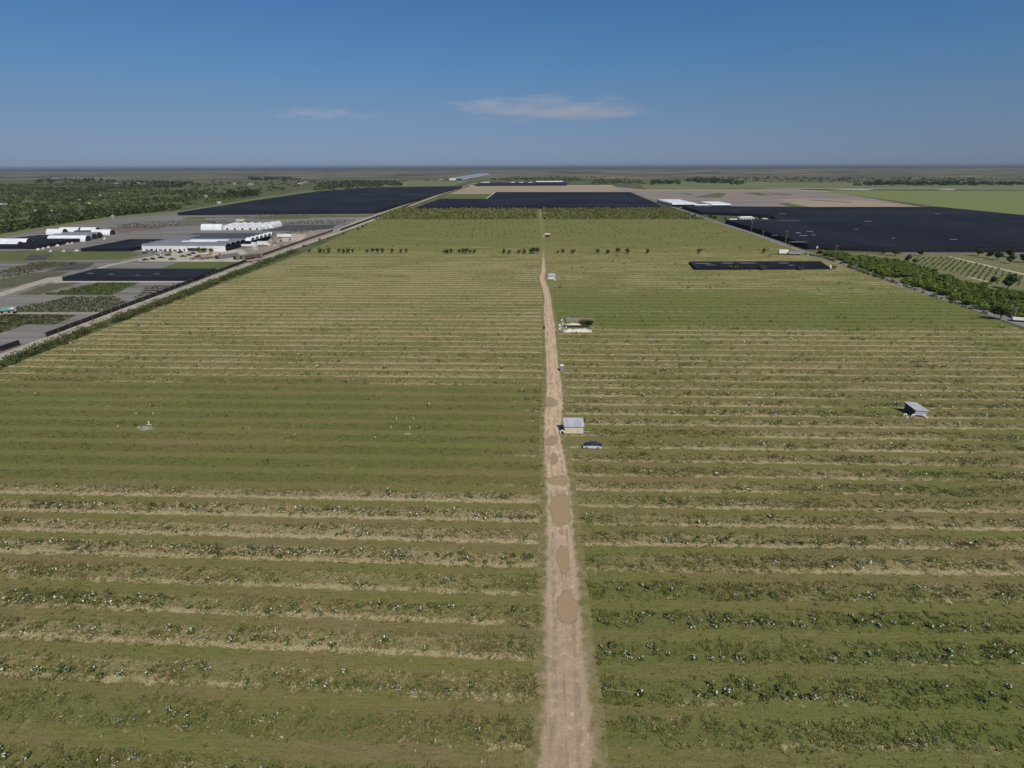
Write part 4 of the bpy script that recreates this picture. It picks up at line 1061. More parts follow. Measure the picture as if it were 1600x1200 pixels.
mb = MB(); mb.box((0, 0, .32), (1.7, .5, .08)); mb.build('plank', mat('raw_wood', (.42, .34, .22), (.34, .27, .17), 2), e)
mb = MB(); mb.box((-.3, .45, .62), (1.2, .4, .08)); mb.build('tread', WOOD, e)
for sx_ in (-.7, .7): mb = MB(); mb.box((sx_, 0, .14), (.1, .4, .28)); mb.build('support', WOOD, e)
mb = MB(); mb.tube([(-.3, .8, .05), (.05, 1.0, 1.1)], .05, 6); mb.tube([(.5, .8, .05), (.4, 1.0, 1.1)], .05, 6); mb.build('rail', WOOD, e)
z = 2.15
A = [G(1431, 640.2, z), G(1449.6, 641.6, z), G(1431.8, 629.8, z + .8), G(1415.2, 628.4, z + .8)]
A = [Vector((q.x, q.y, 0)) for q in A]
shed(A, 1.45, mat('grey_panel', (.46, .46, .50), (.38, .38, .42), 1), mat('pale_grey_roof', (.50, .50, .53), (.42, .42, .46), .8, rough=.5), 'grey shed on skids standing alone in the right crop rows', mat('shaded_panel', (.10, .10, .11), (.07, .07, .08), 1), .8, .6)  # side walls darker than the front: their shade is in the colour
bent_pipe(G(1411.5, 652), .2, 1.15, 'leftmost white bent pipe beside the lone grey shed')
bent_pipe(G(1423.5, 653.8), .3, 1.25, 'white bent pipe at the front corner of the lone grey shed')
mb = MB(); q = G(1440, 652.5); mb.tube([(0, 0, .7), (.7, -.15, .5), (1.1, -.3, .25), (1.35, -.45, .05)], .14, 8); o = mb.build('drain_pipe', WHITEP, None, True); o.location = q; tag(o, 'white pipe sloping down under the front of the lone grey shed', 'pipe')
mb = MB(); q = G(1417.5, 653); mb.box((0, 0, .12), (.9, .35, .22), .1); mb.box((.1, .05, .3), (.5, .3, .12), .4); o = mb.build('concrete_block', mat('pale_block', (.6, .58, .5), (.5, .48, .42), 3)); o.location = q; tag(o, 'pale block on the grass between the two bent pipes', 'block')
mb = MB(); q = G(1449, 646); mb.tube([(0, 0, .9), (1.4, -.5, .35), (2.4, -.9, .1)], .09, 6); o = mb.build('plank', mat('tan_plank', (.36, .30, .18), (.3, .25, .15), 2)); o.location = q; tag(o, 'tan pole leaning from the right side of the lone grey shed', 'pole')
a = G(857, 437.3); b = G(867, 437.8)
shed([a, b, b + Vector((0, 3.2, 0)), a + Vector((0, 3.2, 0))], 2.0, WALLW, ROOFG, 'small pale shed at the kink of the dirt track', WALLW, .9, .4)
bent_pipe(G(854.5, 438.2), .1, 1.5, 'white bent pipe left of the small pale shed')
q = G(867.3, 438.5); mb = MB(); mb.box((0, 0, .4), (1.0, .8, .8)); mb.box((0, 0, .85), (1.1, .9, .1)); o = mb.build('crate', CREAM); o.location = q; tag(o, 'small cream crate right of the small pale shed', 'crate')

# open canopy far along the track
q = G(855, 370.3); e = tag(empty('canopy', q), 'open canopy with a pale yellow roof right of the track', 'canopy')
YEL = mat('pale_yellow_cloth', (.62, .56, .30), (.54, .48, .26), .5)
mb = MB(); mb.slab([(-2.6, -1.8, 2.6), (2.6, -1.8, 2.5), (2.6, 1.8, 3.3), (-2.6, 1.8, 3.4)], .12); mb.build('roof', YEL, e)
for sx_, sy_ in ((-1, -1), (1, -1), (1, 1), (-1, 1)): mb = MB(); mb.box((sx_ * 2.3, sy_ * 1.5, 1.2), (.16, .16, 2.4 if sy_ < 0 else 3.2)); mb.build('post', WOOD, e)
mb = MB(); mb.box((.5, .4, .8), (3.2, 1.6, 1.6)); mb.box((-.4, -.9, .4), (1.2, .8, .8)); o = mb.build('canopy_shadow', DARKIN, e)  # dark blocks added as the shadow under the canopy roof
q = G(849.3, 370.3); mb = MB(); mb.box((0, 0, .7), (1.3, 1.0, 1.4)); mb.box((0, 0, 1.46), (1.5, 1.2, .12)); o = mb.build('crate', CREAM); o.location = q; tag(o, 'pale crate on the track edge left of the yellow canopy', 'crate')
# portable toilet
q = G(877.3, 579.5); e = tag(empty('portable_toilet', q, .1), 'grey portable toilet with a white roof beside the track', 'portable toilet')
PT = mat('grey_plastic', (.22, .23, .24), (.18, .19, .20), 2, rough=.5)
mb = MB(); mb.box((0, 0, 1.0), (1.15, 1.15, 2.0)); mb.box((0, -.6, .1), (1.2, .1, .2)); mb.build('cabin', PT, e)
mb = MB(); mb.box((0, 0, 2.05), (1.28, 1.28, .12)); mb.add([(-.6, -.6, 2.11), (.6, -.6, 2.11), (.6, .6, 2.11), (-.6, .6, 2.11), (-.3, 0, 2.35), (.3, 0, 2.35)], [(0, 1, 5, 4), (1, 2, 5), (2, 3, 4, 5), (3, 0, 4), (3, 2, 1, 0)]); mb.build('roof', WHITEP, e)
mb = MB(); mb.box((0, -.6, 1.05), (.7, .05, 1.7)); dd = mb.build('door', mat('door_grey', (.27, .28, .30)), e)
mb = MB(); mb.box((.26, -.64, 1.0), (.06, .05, .2)); mb.build('handle', METAL, dd)

# ------------------------------------------------------------------ heap of nursery rubbish by the track
q0 = G(884, 502.2); q1 = G(927, 502.2); Lp = (q1.x - q0.x); ncr = 10
for i in range(ncr):
    w = Lp / ncr; tint = .32 if i < 5 else .30
    cm = mat('weathered_slats', (.44, .41, .35), (.34, .31, .27), 2, obj=True) if i < 5 else mat('rusty_slats', (.42, .29, .24), (.33, .23, .18), 2, obj=True)
    e = tag(empty('pallet_stack', (q0.x + w * (i + .5), q0.y + .1 * (i % 3), 0), random.uniform(-.06, .06)), 'grey stack of slatted pallets in the left half of the pallet row' if i < 5 else 'rusty pink stack of pallets in the right half of the pallet row', 'pallets', 'grey pallet stacks in a row' if i < 5 else 'rusty pallet stacks in a row')
    hh = random.randint(8, 11)
    mb = MB()
    for k in range(hh):
        mb.box((0, 0, .08 + k * .15), (w * .92, 1.1, .03), 0)
        for yy in (-.45, 0, .45): mb.box((0, yy, .01 + k * .15), (w * .9, .1, .1))
    mb.build('slat', cm, e)
    mb = MB()
    for xx in (-.38, 0, .38): mb.box((xx * w, -.57, hh * .075), (.09, .04, hh * .15)) 
    mb.build('upright', cm, e)
def heap(name, px0, px1, py, dep, h, mt, label, cat, seed):
    a = G(px0, py); b = G(px1, py); nx, ny = 48, 16
    x = np.linspace(0, 1, nx); y = np.linspace(0, 1, ny); XX, YY = np.meshgrid(x, y)
    env = np.sin(np.pi * np.clip(XX, 0, 1)) ** .45 * np.sin(np.pi * YY) ** .7
    Z = env * h * (.35 + 1.1 * fbm(XX * 9, YY * 4, seed, 3)) + .02
    V = np.stack([a.x + (b.x - a.x) * XX + (fbm(XX * 8, YY * 8, seed + 5) - .5) * .8, a.y + dep * YY + (fbm(XX * 6, YY * 2, seed + 2) - .5) * 1.1 * 1, Z], -1).reshape(-1, 3)
    idx = np.arange(nx * ny).reshape(ny, nx)
    F = np.stack([idx[:-1, :-1], idx[:-1, 1:], idx[1:, 1:], idx[1:, :-1]], -1).reshape(-1, 4)
    c = Vector((a.x, a.y, 0)); V -= np.array([a.x, a.y, 0])
    o = link(name, np_mesh(name, V, F, mt)); o.location = c
    return tag(o, label, cat)
heap('plastic_heap', 880, 925, 519.5, 3.4, 1.2, mat('crumpled_white_film', (.68, .65, .56), (.5, .47, .42), 1.5, rough=.5), 'long crumpled heap of cream white plastic sheeting by the track', 'plastic heap', 2)
heap('plastic_heap', 882, 907, 508.2, 1.6, .7, mat('folded_film', (.6, .58, .48), (.45, .43, .36), 1.5), 'low folded strip of pale plastic between the pallets and the heap', 'plastic heap', 9)
q = G(896, 511.5)
for i in range(11):
    o = MB(); o.tube([(0, 0, 0), (0, 0, .75)], .36, 10, .44); o.tube([(0, 0, .75), (0, 0, .82)], .47, 10)
    b = o.build('plant_pot', DARKIN); b.location = (q.x - 3.6 + i * .98, q.y + random.uniform(-.3, .3), 0); tag(b, 'dark round pot in the line between the two plastic heaps', 'pot', 'dark pots between the plastic heaps')
V, F, C = crown(77, 3.0, 2.4, .1, 420, .3, DARKG)
o = link('bush', np_mesh('bush', V, F, LEAF, C)); o.location = G(921, 508); tag(o, 'dark green bush overgrowing the right end of the rubbish heap', 'bush')
V, F, C = crown(79, 2.2, 1.8, .1, 220, .3, OLIVE)
o = link('bush', np_mesh('bush', V, F, LEAF, C)); o.location = G(911, 506.5); tag(o, 'smaller olive bush behind the middle of the rubbish heap', 'bush')
random.seed(21)
for i, (px, py, s) in enumerate(((874, 509, 1.0), (876.5, 512, .9), (879, 507, .8), (882, 510, 1.1), (877.5, 501, .8), (879, 503.5, .9), (874.5, 514, .8), (880, 514.5, .9), (885, 511.5, .8))):
    mb = MB(); mb.box((0, 0, .25 * s), (1.1 * s, .7 * s, .45 * s), random.uniform(0, 3)); mb.box((.25 * s, .1, .6 * s), (.6 * s, .5 * s, .3 * s), random.uniform(0, 3), Matrix.Rotation(.3, 3, 'X')); mb.tube([(-.6 * s, 0, .1), (.4 * s, .5 * s, .9 * s)], .06, 6)
    o = mb.build('rubbish', WHITEP if i % 2 == 0 else mat('grey_scrap', (.4, .37, .36), (.3, .28, .27), 2)); o.location = G(px, py)
    tag(o, 'pale scrap piled at the left end of the plastic heap' if i % 2 == 0 else 'greyish scrap piled at the left end of the plastic heap', 'rubbish', 'pale scraps by the heap' if i % 2 == 0 else 'greyish scraps by the heap')
mb = MB(); mb.tube([(0, 0, 0), (0, 0, .1), (0, 0, .5), (0, 0, .9), (0, 0, 1.0)], .42, 12); mb.tube([(0, 0, .3), (0, 0, .38)], .46, 12); mb.tube([(0, 0, .62), (0, 0, .7)], .46, 12)
o = mb.build('barrel', DARKIN); o.location = G(850, 513.5); tag(o, 'dark barrel on the left edge of the dirt track', 'barrel')
# slab with debris, stakes on the left
SLAB = mat('pale_concrete', (.38, .36, .30), (.22, .21, .17), 1.5)
q = G(224, 671); 
mb = MB(); mb.prism([(-.7, -.55), (.5, -.7), (2.0, -.25), (2.5, .45), (1.6, .8), (.1, .6), (-.5, .2)], 0, .28); mb.prism([(-2.0, .3), (-1.3, -.1), (-1.0, .5), (-1.2, 1.1), (-1.9, 1.0)], 0, .4); mb.box((-.3, 1.0, .2), (1.0, .6, .35), .4); mb.box((.9, 1.1, .15), (1.5, .4, .3), .1)
o = mb.build('concrete_slab', SLAB); o.location = (q.x, q.y, 0); tag(o, 'broken pale concrete slab with rubble in the left field', 'slab')
mb = MB(); mb.tube([(0, 0, 0), (-.02, 0, .8), (.03, 0, 1.15)], .14, 8); mb.tube([(-.6, -.1, .15), (0, 0, .3)], .12, 8); mb.tube([(-.05, 0, .3), (.5, .1, .08)], .1, 8)
o = mb.build('water_pipe', WHITEP, None, True); o.location = G(233.5, 664.5); tag(o, 'white upright water pipe at the back of the concrete slab', 'pipe')
for q, l in (((183.5, 668.5), 'short white stake leaning left of the concrete slab'), ((212.7, 648.5), 'left one of two white stakes behind the concrete slab'), ((239, 648.3), 'right one of two white stakes behind the concrete slab'), ((619.5, 656), 'back left stake of four white ones left of the track'), ((647, 656), 'back right stake of four white ones left of the track'), ((611.5, 669.5), 'front left stake of four white ones left of the track'), ((640.5, 670.5), 'front right stake of four white ones left of the track')):
    mb = MB(); k = random.uniform(-.25, .25); mb.tube([(0, 0, 0), (k * .5, 0, .35), (k, .05, .7)], .07, 8); mb.tube([(k, .05, .7), (k * 1.3, .06, .76)], .09, 8)
    o = mb.build('stake', WHITEP, None, True); o.location = G(*q); tag(o, l, 'stake')
mb = MB(); mb.box((0, 0, .08), (1.6, .35, .12), .05); mb.box((.3, .08, .17), (1.0, .15, .05), -.02); o = mb.build('plank', mat('pale_plank', (.5, .44, .3), (.42, .36, .25), 2)); o.location = G(637, 678.5); tag(o, 'pale plank lying on the grass before the four stakes', 'plank')
mb = MB(); mb.tube([(0, 0, .35), (2.2, -.15, .4), (4.3, -.35, .3)], .022, 6); o = mb.build('pipe', mat('dull_pipe', (.45, .41, .30))); o.location = G(945, 1080.5); tag(o, 'thin pale pipe lying in a weedy row right of the track', 'pipe')

# ------------------------------------------------------------------ vehicles
GLASS = mat('car_glass', (.02, .025, .035), (.03, .035, .045), 1, rough=.08, spec=.6)
TYRE = mat('tyre', (.02, .02, .02), (.03, .03, .03), 4, rough=.9)
RIM = mat('rim', (.5, .5, .52), (.42, .42, .44), 4, rough=.35, metal=.7)
LAMPW = mat('lamp_glass', (.75, .75, .72), (.65, .65, .62), 3, rough=.2)
LAMPR = mat('tail_lamp', (.35, .02, .02), (.28, .02, .02), 3, rough=.3)
def car_parts(upper, lower, small=False):
    """nose towards +x, origin on the ground"""
    out = []
    W = .90
    prof = [(-2.30, .42), (-2.33, .75), (-2.22, .98), (-1.55, 1.02), (1.05, .98), (2.05, .86), (2.30, .66), (2.30, .40), (1.9, .30), (-2.1, .30)]
    mb = MB(); mb.profile(prof, -W + .06, W - .06)
    mb.mi = 1; mb.profile([(-2.26, .36), (-2.28, .74), (-1.5, .93), (1.1, .91), (2.0, .80), (2.24, .62), (2.24, .36), (1.9, .26), (-2.0, .26)], -W, W)
    mb.mi = 0   # roof and pillars
    mb.add([(-.95, -.60, 1.44), (.30, -.60, 1.45), (.30, .60, 1.45), (-.95, .60, 1.44), (-.80, -.56, 1.49), (.18, -.56, 1.50), (.18, .56, 1.50), (-.80, .56, 1.49)], [(0, 1, 5, 4), (1, 2, 6, 5), (2, 3, 7, 6), (3, 0, 4, 7), (4, 5, 6, 7), (3, 2, 1, 0)])
    for s in (-1, 1):
        for a, b in (((1.0, .76, .98), (.28, .60, 1.44)), ((-1.55, .76, 1.0), (-.93, .60, 1.44)), ((-.3, .78, .99), (-.3, .61, 1.44))): mb.tube([(a[0], s * a[1], a[2]), (b[0], s * b[1], b[2])], .045, 5)
    out.append(('body', mb.mesh('body', [upper, lower]), []))
    mb = MB(); mb.add([(-1.55, -.77, .99), (1.03, -.77, .97), (1.03, .77, .97), (-1.55, .77, .99), (-.95, -.59, 1.43), (.30, -.59, 1.44), (.30, .59, 1.44), (-.95, .59, 1.43)], [(0, 1, 5, 4), (1, 2, 6, 5), (2, 3, 7, 6), (3, 0, 4, 7)])
    out.append(('window', mb.mesh('window', GLASS), []))
    if not small:
        for s in (-1, 1):
            mb = MB(); mb.box((2.24, s * .62, .68), (.12, .34, .14)); out.append(('headlight', mb.mesh('headlight', LAMPW), []))
            mb = MB(); mb.box((-2.30, s * .66, .78), (.10, .26, .18)); out.append(('tail_light', mb.mesh('tail_light', LAMPR), []))
            mb = MB(); mb.box((.85, s * .95, 1.02), (.16, .16, .12)); out.append(('mirror', mb.mesh('mirror', upper), []))
    for xx in (-1.38, 1.42):
        for s in (-1, 1):
            mb = MB(); mb.tube([(xx, s * .72, .33), (xx, s * .93, .33)], .33, 14)
            rm = MB(); rm.tube([(xx, s * .90, .33), (xx, s * .945, .33)], .21, 10)
            out.append(('wheel', mb.mesh('tyre', TYRE), [('rim', rm.mesh('rim', RIM))]))
    return out
def car(parts, loc, rz, label, group=None, name='car', cat='car'):
    e = tag(empty(name, loc, rz), label, cat, group)
    for nm, me, sub in parts:
        o = link(nm, me, e)
        for a, b in sub: link(a, b, o)
    return e
NAVY = mat('navy_paint', (.022, .026, .045), (.03, .034, .055), 1, rough=.25, spec=.5)
SIDE_GLEAM = mat('side_gleam', (.62, .65, .70), (.56, .59, .64), 1, rough=.4, metal=.1)  # sun gleam on the dark car's sides, painted in as pale colour
main = car_parts(NAVY, SIDE_GLEAM)
car(main, G(925, 699.5), math.pi + R(-2), 'dark car with sun gleam painted on its sides parked on the grass', name='parked_car')
CARC = [car_parts(mat('car_paint_' + n_, c, None, 1, rough=.3, spec=.5), mat('car_paint_low_' + n_, c, None, 1, rough=.3, spec=.5), True) for n_, c in (('black', (.02, .02, .022)), ('charcoal', (.05, .05, .055)), ('red', (.08, .035, .032)), ('white', (.7, .7, .7)), ('blue', (.06, .07, .10)))]
cars = [((227.5, 407), 1, .35, 'dark grey car at the left end of the parked cars in the pale yard'), ((239, 405.5), 0, -.5, 'black car second from the left in the pale yard'), ((252, 403.5), 0, .35, 'black car third from the left in the pale yard'), ((269, 406), 4, .25, 'dark blue car nearest the green strip in the pale yard'), ((286.5, 401.5), 2, .35, 'reddish brown car in the middle of the pale yard'), ((295.5, 399.3), 1, -.5, 'charcoal car beside the reddish brown one in the pale yard'), ((309, 402), 2, .1, 'dark red car left of the two long trailers'), ((281, 395.3), 0, -.4, 'black car close to the greenhouse door'), ((302, 396.5), 0, -.5, 'black car parked alone between the yard rows'), ((226.5, 395.5), 1, -.3, 'small dark car at the corner of the white wall'), ((262, 399.5), 2, .2, 'dark red car half behind the blue one in the yard'), ((399, 386), 3, .2, 'white car behind the white box truck')]
for q, k, rz, l in cars: car(CARC[k], G(*q), rz, l, name='parked_car')
TRW = mat('trailer_white', (.78, .77, .74), (.70, .69, .67), .6, rough=.4)
def truck(loc, L, w, h, rz, label, name='trailer', cat='trailer', body=TRW, cab=False, z0=.9):
    e = tag(empty(name, loc, rz), label, cat)
    mb = MB(); mb.box((0, 0, z0 + h / 2), (L, w, h)); mb.box((0, 0, z0 + h + .04), (L - .2, w - .2, .08)); mb.build('cargo_box', body, e)
    mb = MB(); mb.box((0, 0, z0 - .14), (L + .3, .9, .22)); mb.build('chassis', DARKIN, e)
    for xx in (-L * .34, L * .34):
        for s in (-1, 1):
            mb = MB(); mb.tube([(xx, s * w * .32, .45), (xx, s * w * .5, .45)], .45, 12); mb.build('wheel', TYRE, e)
    if cab:
        mb = MB(); mb.profile([(L / 2 + .1, .5), (L / 2 + .1, 2.6), (L / 2 + 1.2, 2.6), (L / 2 + 1.8, 1.7), (L / 2 + 2.4, 1.5), (L / 2 + 2.4, .5)], -w / 2 * .9, w / 2 * .9); mb.build('cab', body, e)
        mb = MB(); mb.add([(L / 2 + 1.24, -w * .4, 2.52), (L / 2 + 1.24, w * .4, 2.52), (L / 2 + 1.84, w * .4, 1.74), (L / 2 + 1.84, -w * .4, 1.74)], [(0, 1, 2, 3)]); mb.build('windscreen', GLASS, e)
    return e
truck(G(445, 371.5), 14, 2.6, 2.6, 0, 'long white box trailer on the brown yard behind the domed ends')
truck(G(411, 384.3), 9, 2.6, 3.0, 0, 'white box truck beside the greenhouse corner', 'box_truck', 'truck', cab=True)
truck(G(397, 384.3), 3.5, 2.4, 2.2, 0, 'short white box trailer behind the white box truck')
truck(G(390, 386.3), 13, 2.5, 1.6, 0, 'low long white trailer in front of the greenhouse corner')
truck(G(396, 404.3), 11, 2.6, 2.4, .95, 'rust brown container beside the grey tunnels', 'container', 'container', mat('rust_brown', (.12, .085, .072), (.09, .065, .055), 1), z0=.3)
TANW = mat('tan_deck', (.42, .35, .24), (.35, .29, .2), 1)
truck(G(405, 407.2), 20, 2.5, .5, 1.02, 'long tan flatbed trailer by the hedge', 'flatbed_trailer', 'trailer', TANW)
truck(G(314, 404.3), 15, 2.3, .35, .55, 'rusty flatbed trailer lying across the pale yard', 'flatbed_trailer', 'trailer', mat('rusty_deck', (.22, .15, .12), (.17, .12, .1), 1))
truck(G(326, 404.5), 13, 2.3, .6, .55, 'grey brown flatbed trailer next to the rusty one', 'flatbed_trailer', 'trailer', mat('brown_deck', (.2, .17, .14), (.16, .13, .11), 1))
truck(G(318, 399), 9, 2.2, .8, .1, 'flat pale trailer between the cars and the greenhouse', 'flatbed_trailer', 'trailer', CREAM)
truck(G(1223, 397.5), 7.0, 2.5, 2.6, 0, 'white camper standing on the field beside the asphalt road', 'camper', 'camper', cab=False)
truck(G(1241, 398.3), 9.5, 2.6, 1.2, -.05, 'grey loaded trailer behind the white camper', 'flatbed_trailer', 'trailer', mat('grey_tarp', (.33, .32, .33), (.25, .245, .26), .8))
truck(G(1145, 346), 9, 2.5, 2.3, 0, 'white trailer parked at the road edge of the right shade house')
truck(G(1194, 344.6), 5, 2.2, 1.6, 0, 'small white van between the trees by the white house', 'van', 'van', cab=True)
truck(G(1595, 503), 7, 2.4, .8, -.35, 'white trailer half hidden by bushes at the right edge', cab=False)
truck(G(851, 335.5), 4.5, 2.2, 1.7, 0, 'small white trailer at the orchard end of the track')
truck(G(376, 347), 10, 2.5, 2.5, .1, 'tan box trailer alone on the grey beds behind the white tunnels', body=CREAM)
truck(G(20, 489.6), 2.6, 2.2, 1.8, .2, 'little white van beside the teal roofed hut', 'van', 'van')
q = G(1296.5, 419); mb = MB(); mb.tube([(0, 0, 0), (0, 0, 1.5), (0, 0, 1.8)], .9, 14); mb.tube([(0, 0, 1.8), (0, 0, 2.05)], .5, 10); o = mb.build('water_tank', WHITEP, None, False); o.location = q; tag(o, 'white round water tank at the corner of the black shade bed', 'tank')
# more stock in the nursery
X = []; Y = []
for pts_, n_ in (([(165, 357), (200, 349), (300, 344), (420, 346), (415, 351), (310, 352), (250, 357)], 1500), ([(0, 423), (60, 410), (125, 411), (60, 424), (0, 436)], 700), ([(440, 351), (470, 344), (560, 343), (530, 350)], 500), ([(200, 478), (240, 462), (300, 443), (230, 450)], 500), ([(300, 341), (420, 335), (500, 335), (430, 343)], 500)):
    a, b = sample_poly(pts_, n_)
    b = np.round(b / 6) * 6 + rng.uniform(-.8, .8, len(b)); X.append(a); Y.append(b)
clumps('nursery_plants', np.concatenate(X), np.concatenate(Y), .7, .8, 7, .4, [(.10, .11, .05), (.14, .13, .08), (.08, .085, .04), (.2, .17, .12)], 'rows of potted stock on the grey nursery ground', 'plants', .35)
random.seed(33)
for i in range(26):
    px, py = random.choice(((385, 389, 30, 3), (440, 376, 30, 4), (425, 383, 25, 4), (330, 397, 40, 4), (250, 398, 40, 3), (480, 363, 30, 3)))[:2]
    px += random.uniform(-18, 18); py += random.uniform(-3, 3)
    mb = MB(); hh = random.uniform(.8, 2.0); mb.box((0, 0, hh / 2), (random.uniform(1.5, 4), random.uniform(1.2, 2.2), hh), random.uniform(0, 3)); mb.box((.4, .2, hh + .2), (1.2, .9, .4), random.uniform(0, 3)); mb.box((-1.6, .4, .3), (1.0, .9, .6), random.uniform(0, 3))
    kk = i % 3
    o = mb.build('stock_pile', (mat('grey_stock', (.24, .23, .22), (.17, .165, .16), 1), mat('brown_stock', (.2, .15, .11), (.15, .12, .09), 1), mat('pale_stock', (.5, .47, .42), (.4, .37, .33), 1))[kk]); o.location = G(px, py)
    tag(o, ('grey pile of nursery stock in the yard round the greenhouse', 'brown pile of nursery stock in the yard round the greenhouse', 'pale pile of nursery stock in the yard round the greenhouse')[kk], 'stock pile', ('grey stock piles', 'brown stock piles', 'pale stock piles')[kk])
# pallets and boxes near the left hoop houses
random.seed(5)
for i, (px, py) in enumerate(((48, 371.5), (53, 371.8), (58, 371.2), (63, 371), (67, 370.5))):
    mb = MB()
    for k in range(6): mb.box((0, 0, .2 + k * .42), (3.2, 2.2, .34), random.uniform(-.05, .05))
    o = mb.build('crate_stack', mat('tan_crates', (.44, .35, .24), (.3, .17, .13), .4) if i != 3 else mat('red_crates', (.25, .1, .07))); o.location = G(px, py)
    tag(o, 'stack of tan crates behind the left shade house' if i != 3 else 'reddish stack among the tan crate stacks', 'crates', 'crate stacks behind the left shade house' if i != 3 else None)
for i, (px, py) in enumerate(((60, 391), (68, 389.5), (76, 387.5), (90, 384.8), (106, 382), (113, 381), (164, 374), (80, 393.5), (100, 393.5), (120, 392.8))):
    mb = MB(); mb.box((0, 0, .6), (2.0, 1.4, 1.2), .3 * i); mb.box((.3, .1, 1.4), (1.2, 1.0, .5), .3 * i + .2); mb.box((-1.5, .3, .3), (.9, .9, .6), .2 * i)
    o = mb.build('crate', CREAM if i % 3 else WHITEP); o.location = G(px, py)
    tag(o, 'pale crates standing along the right side of the left shade house', 'crates', 'crates along the left shade house')
# shrubs / pots before the white wall
for px in (232, 236, 243, 252, 258, 266, 275, 284, 311, 316, 321, 330):
    big_ = px > 300
    plant_tree(SHRUB, 'shrub', G(px, 393.5), 1.9 if big_ else .9, 'large brownish shrub stacked at the right of the greenhouse door' if big_ else 'small potted shrub along the white greenhouse wall', 'shrub', 'large shrubs right of the greenhouse door' if big_ else 'potted shrubs along the white wall')

# ------------------------------------------------------------------ fences and poles
BLACKNET = mat('black_net', (.022, .018, .018), (.035, .028, .028), .6, rough=.9)
def netfence(pts, h, label, mt=BLACKNET, th=.5):
    P = [G(*q) for q in pts]; c = P[0].copy()
    e = tag(empty('fence', c), label, 'fence')
    mb = MB(); mp = MB()
    for a, b in zip(P, P[1:]):
        d = b - a; L = d.length; rz = math.atan2(d.y, d.x); m_ = (a + b) / 2 - c
        mb.box((m_.x, m_.y, h / 2), (L, th, h), rz)
        k = max(1, int(L / 6))
        for i in range(k):
            q = a + d * (i / k) - c; mp.box((q.x, q.y, h / 2 + .12), (.14, th + .2, h + .25), rz)
    mb.build('netting', mt, e); mp.build('post_row', WOOD, e)
    return e
netfence([(-80, 581), (0, 549.5), (31, 539)], 2.0, 'short black net fence by the gravel road at the left edge')
netfence([(72, 527), (160, 494), (200, 479), (300, 441), (391, 407)], 1.9, 'long black net fence along the nursery side of the gravel road')
netfence([(391, 407), (440, 389.5), (520, 361.5)], 1.8, 'brown net fence between the brown yard and the gravel road', mat('brown_net', (.08, .055, .045), (.06, .045, .035), .4))
netfence([(532, 361), (620, 328), (690, 301.8), (728, 289.6)], 2.2, 'dark net fence running far along the gravel road to the horizon')
#netfence([(1066, 327), (1120, 346), (1207, 374.5), (1264, 393)], 2.4, 'dark net fence between the asphalt road and the right shade house', SHADE)
POLEM = mat('pole_wood', (.30, .26, .21), (.22, .19, .16), 3)
for (px, py), h, l in (((1173.5, 362.5), 11, 'wooden power pole beside the white house at the asphalt road'), ((1226.8, 381.5), 11.5, 'tall power pole with a crossarm in front of the right shade house'), ((1275, 393.5), 5, 'short pole with a white box near the lush trees'), ((1306, 395), 6, 'thin pole at the corner of the right shade house'), ((1192, 369), 5, 'short pole between the two tall power poles'), ((1583, 500), 6, 'thin pole standing in the bushes by the right edge'), ((81.5, 350), 11, 'pale power pole before the woodland at the left'), ((178, 338.5), 10, 'power pole above the verge near the tiny white house')):
    e = tag(empty('power_pole', G(px, py)), l, 'pole')
    mb = MB(); mb.tube([(0, 0, 0), (.03, 0, h * .5), (0, 0, h)], .2, 8, .13); mb.build('pole', POLEM, e)
    mb = MB(); mb.box((0, 0, h - .6), (2.4, .16, .18)); mb.build('crossarm', POLEM, e)
    for s in (-1, 0, 1): mb = MB(); mb.tube([(s * 1.05, 0, h - .5), (s * 1.05, 0, h - .2)], .09, 6); mb.build('insulator', METAL, e)
    if 'white box' in l: mb = MB(); mb.box((.1, -.25, h - 1.5), (.9, .5, 1.4)); mb.build('box', WHITEP, e)

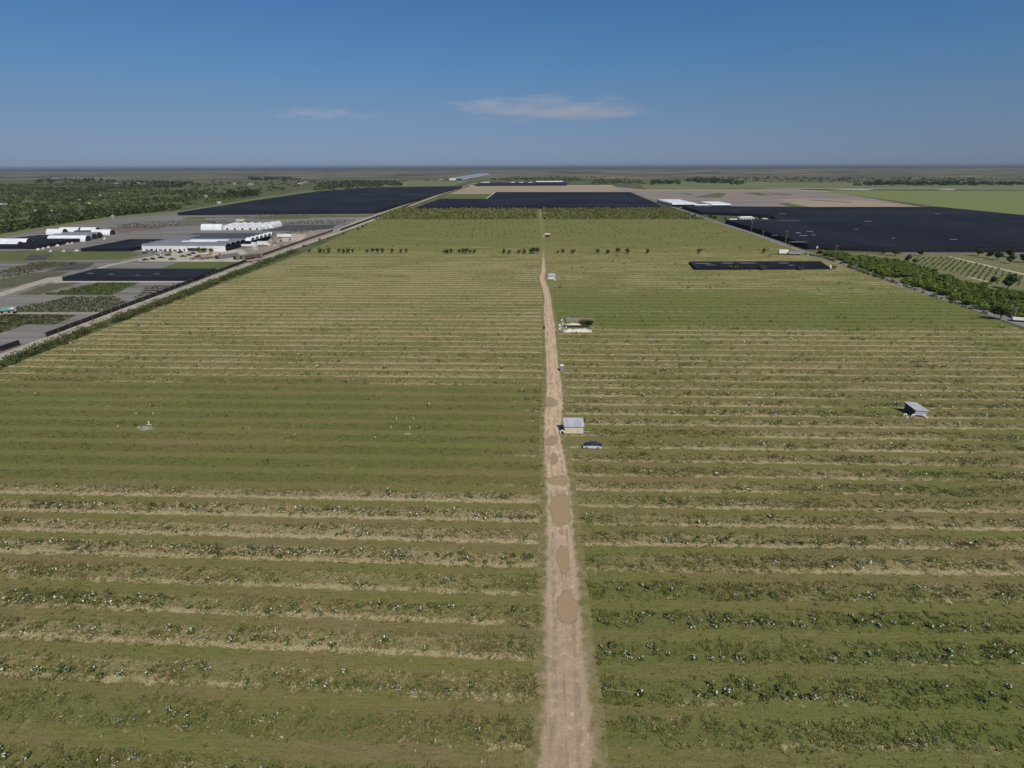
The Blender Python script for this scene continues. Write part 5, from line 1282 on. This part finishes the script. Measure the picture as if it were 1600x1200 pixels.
# ------------------------------------------------------------------ clouds and haze
def cloud(px, py, wpx, hpx, dist, dens, label, seed):
    c = Vector((0, 0, H)) + DIR(px, py) * dist
    me = bpy.data.meshes.new('cloud'); bm = bmesh.new(); bmesh.ops.create_icosphere(bm, subdivisions=3, radius=1); bm.to_mesh(me); bm.free()
    m = bpy.data.materials.new('cloud_vapour'); m.use_nodes = True; nt = m.node_tree
    for n_ in list(nt.nodes): nt.nodes.remove(n_)
    out = N(nt, 'ShaderNodeOutputMaterial'); pv = N(nt, 'ShaderNodeVolumePrincipled')
    pv.inputs['Color'].default_value = (1, .95, .95, 1); pv.inputs['Anisotropy'].default_value = -.25
    tcn = N(nt, 'ShaderNodeTexCoord').outputs['Object']
    ln = N(nt, 'ShaderNodeVectorMath', operation='LENGTH'); nt.links.new(tcn, ln.inputs[0])
    mp = N(nt, 'ShaderNodeMapping'); nt.links.new(tcn, mp.inputs[0]); mp.inputs['Scale'].default_value = (2.0, 1.2, 1.1); mp.inputs['Location'].default_value = (seed, 0, 0)
    nz = noise(nt, mp.outputs[0], 1.6, 5, .55)
    dv = math_(nt, 'SUBTRACT', math_(nt, 'MULTIPLY', math_(nt, 'SUBTRACT', nz, .36), 2.4), math_(nt, 'MULTIPLY', math_(nt, 'POWER', ln.outputs['Value'], 3), .8))
    dn = math_(nt, 'MULTIPLY', math_(nt, 'MAXIMUM', dv, 0), dens)
    nt.links.new(dn, pv.inputs['Density']); nt.links.new(pv.outputs[0], out.inputs['Volume'])
    me.materials.append(m)
    o = link('cloud', me); o.location = c
    k = dist / 985
    o.scale = (wpx / 2 * k, 1500, hpx / 2 * k); o.rotation_euler = (0, 0, R(2.1))
    return tag(o, label, 'cloud')
cloud(858, 170, 400, 50, 24000, .0009, 'wide thin pinkish cloud hanging over the end of the track', 3.0)
cloud(510, 178, 230, 22, 24000, .0004, 'small faint streak of cloud left of the wide one', 8.0)
mb = MB(); mb.box((0, 10000, 35.5), (110000, 90000, 73))
m = bpy.data.materials.new('air'); m.use_nodes = True; nt = m.node_tree
for n_ in list(nt.nodes): nt.nodes.remove(n_)
out = N(nt, 'ShaderNodeOutputMaterial'); pv = N(nt, 'ShaderNodeVolumePrincipled')
pv.inputs['Color'].default_value = (.46, .55, .70, 1); pv.inputs['Density'].default_value = 4e-5; pv.inputs['Anisotropy'].default_value = 0
nt.links.new(pv.outputs[0], out.inputs['Volume'])
tag(mb.build('haze', m), kind='stuff')
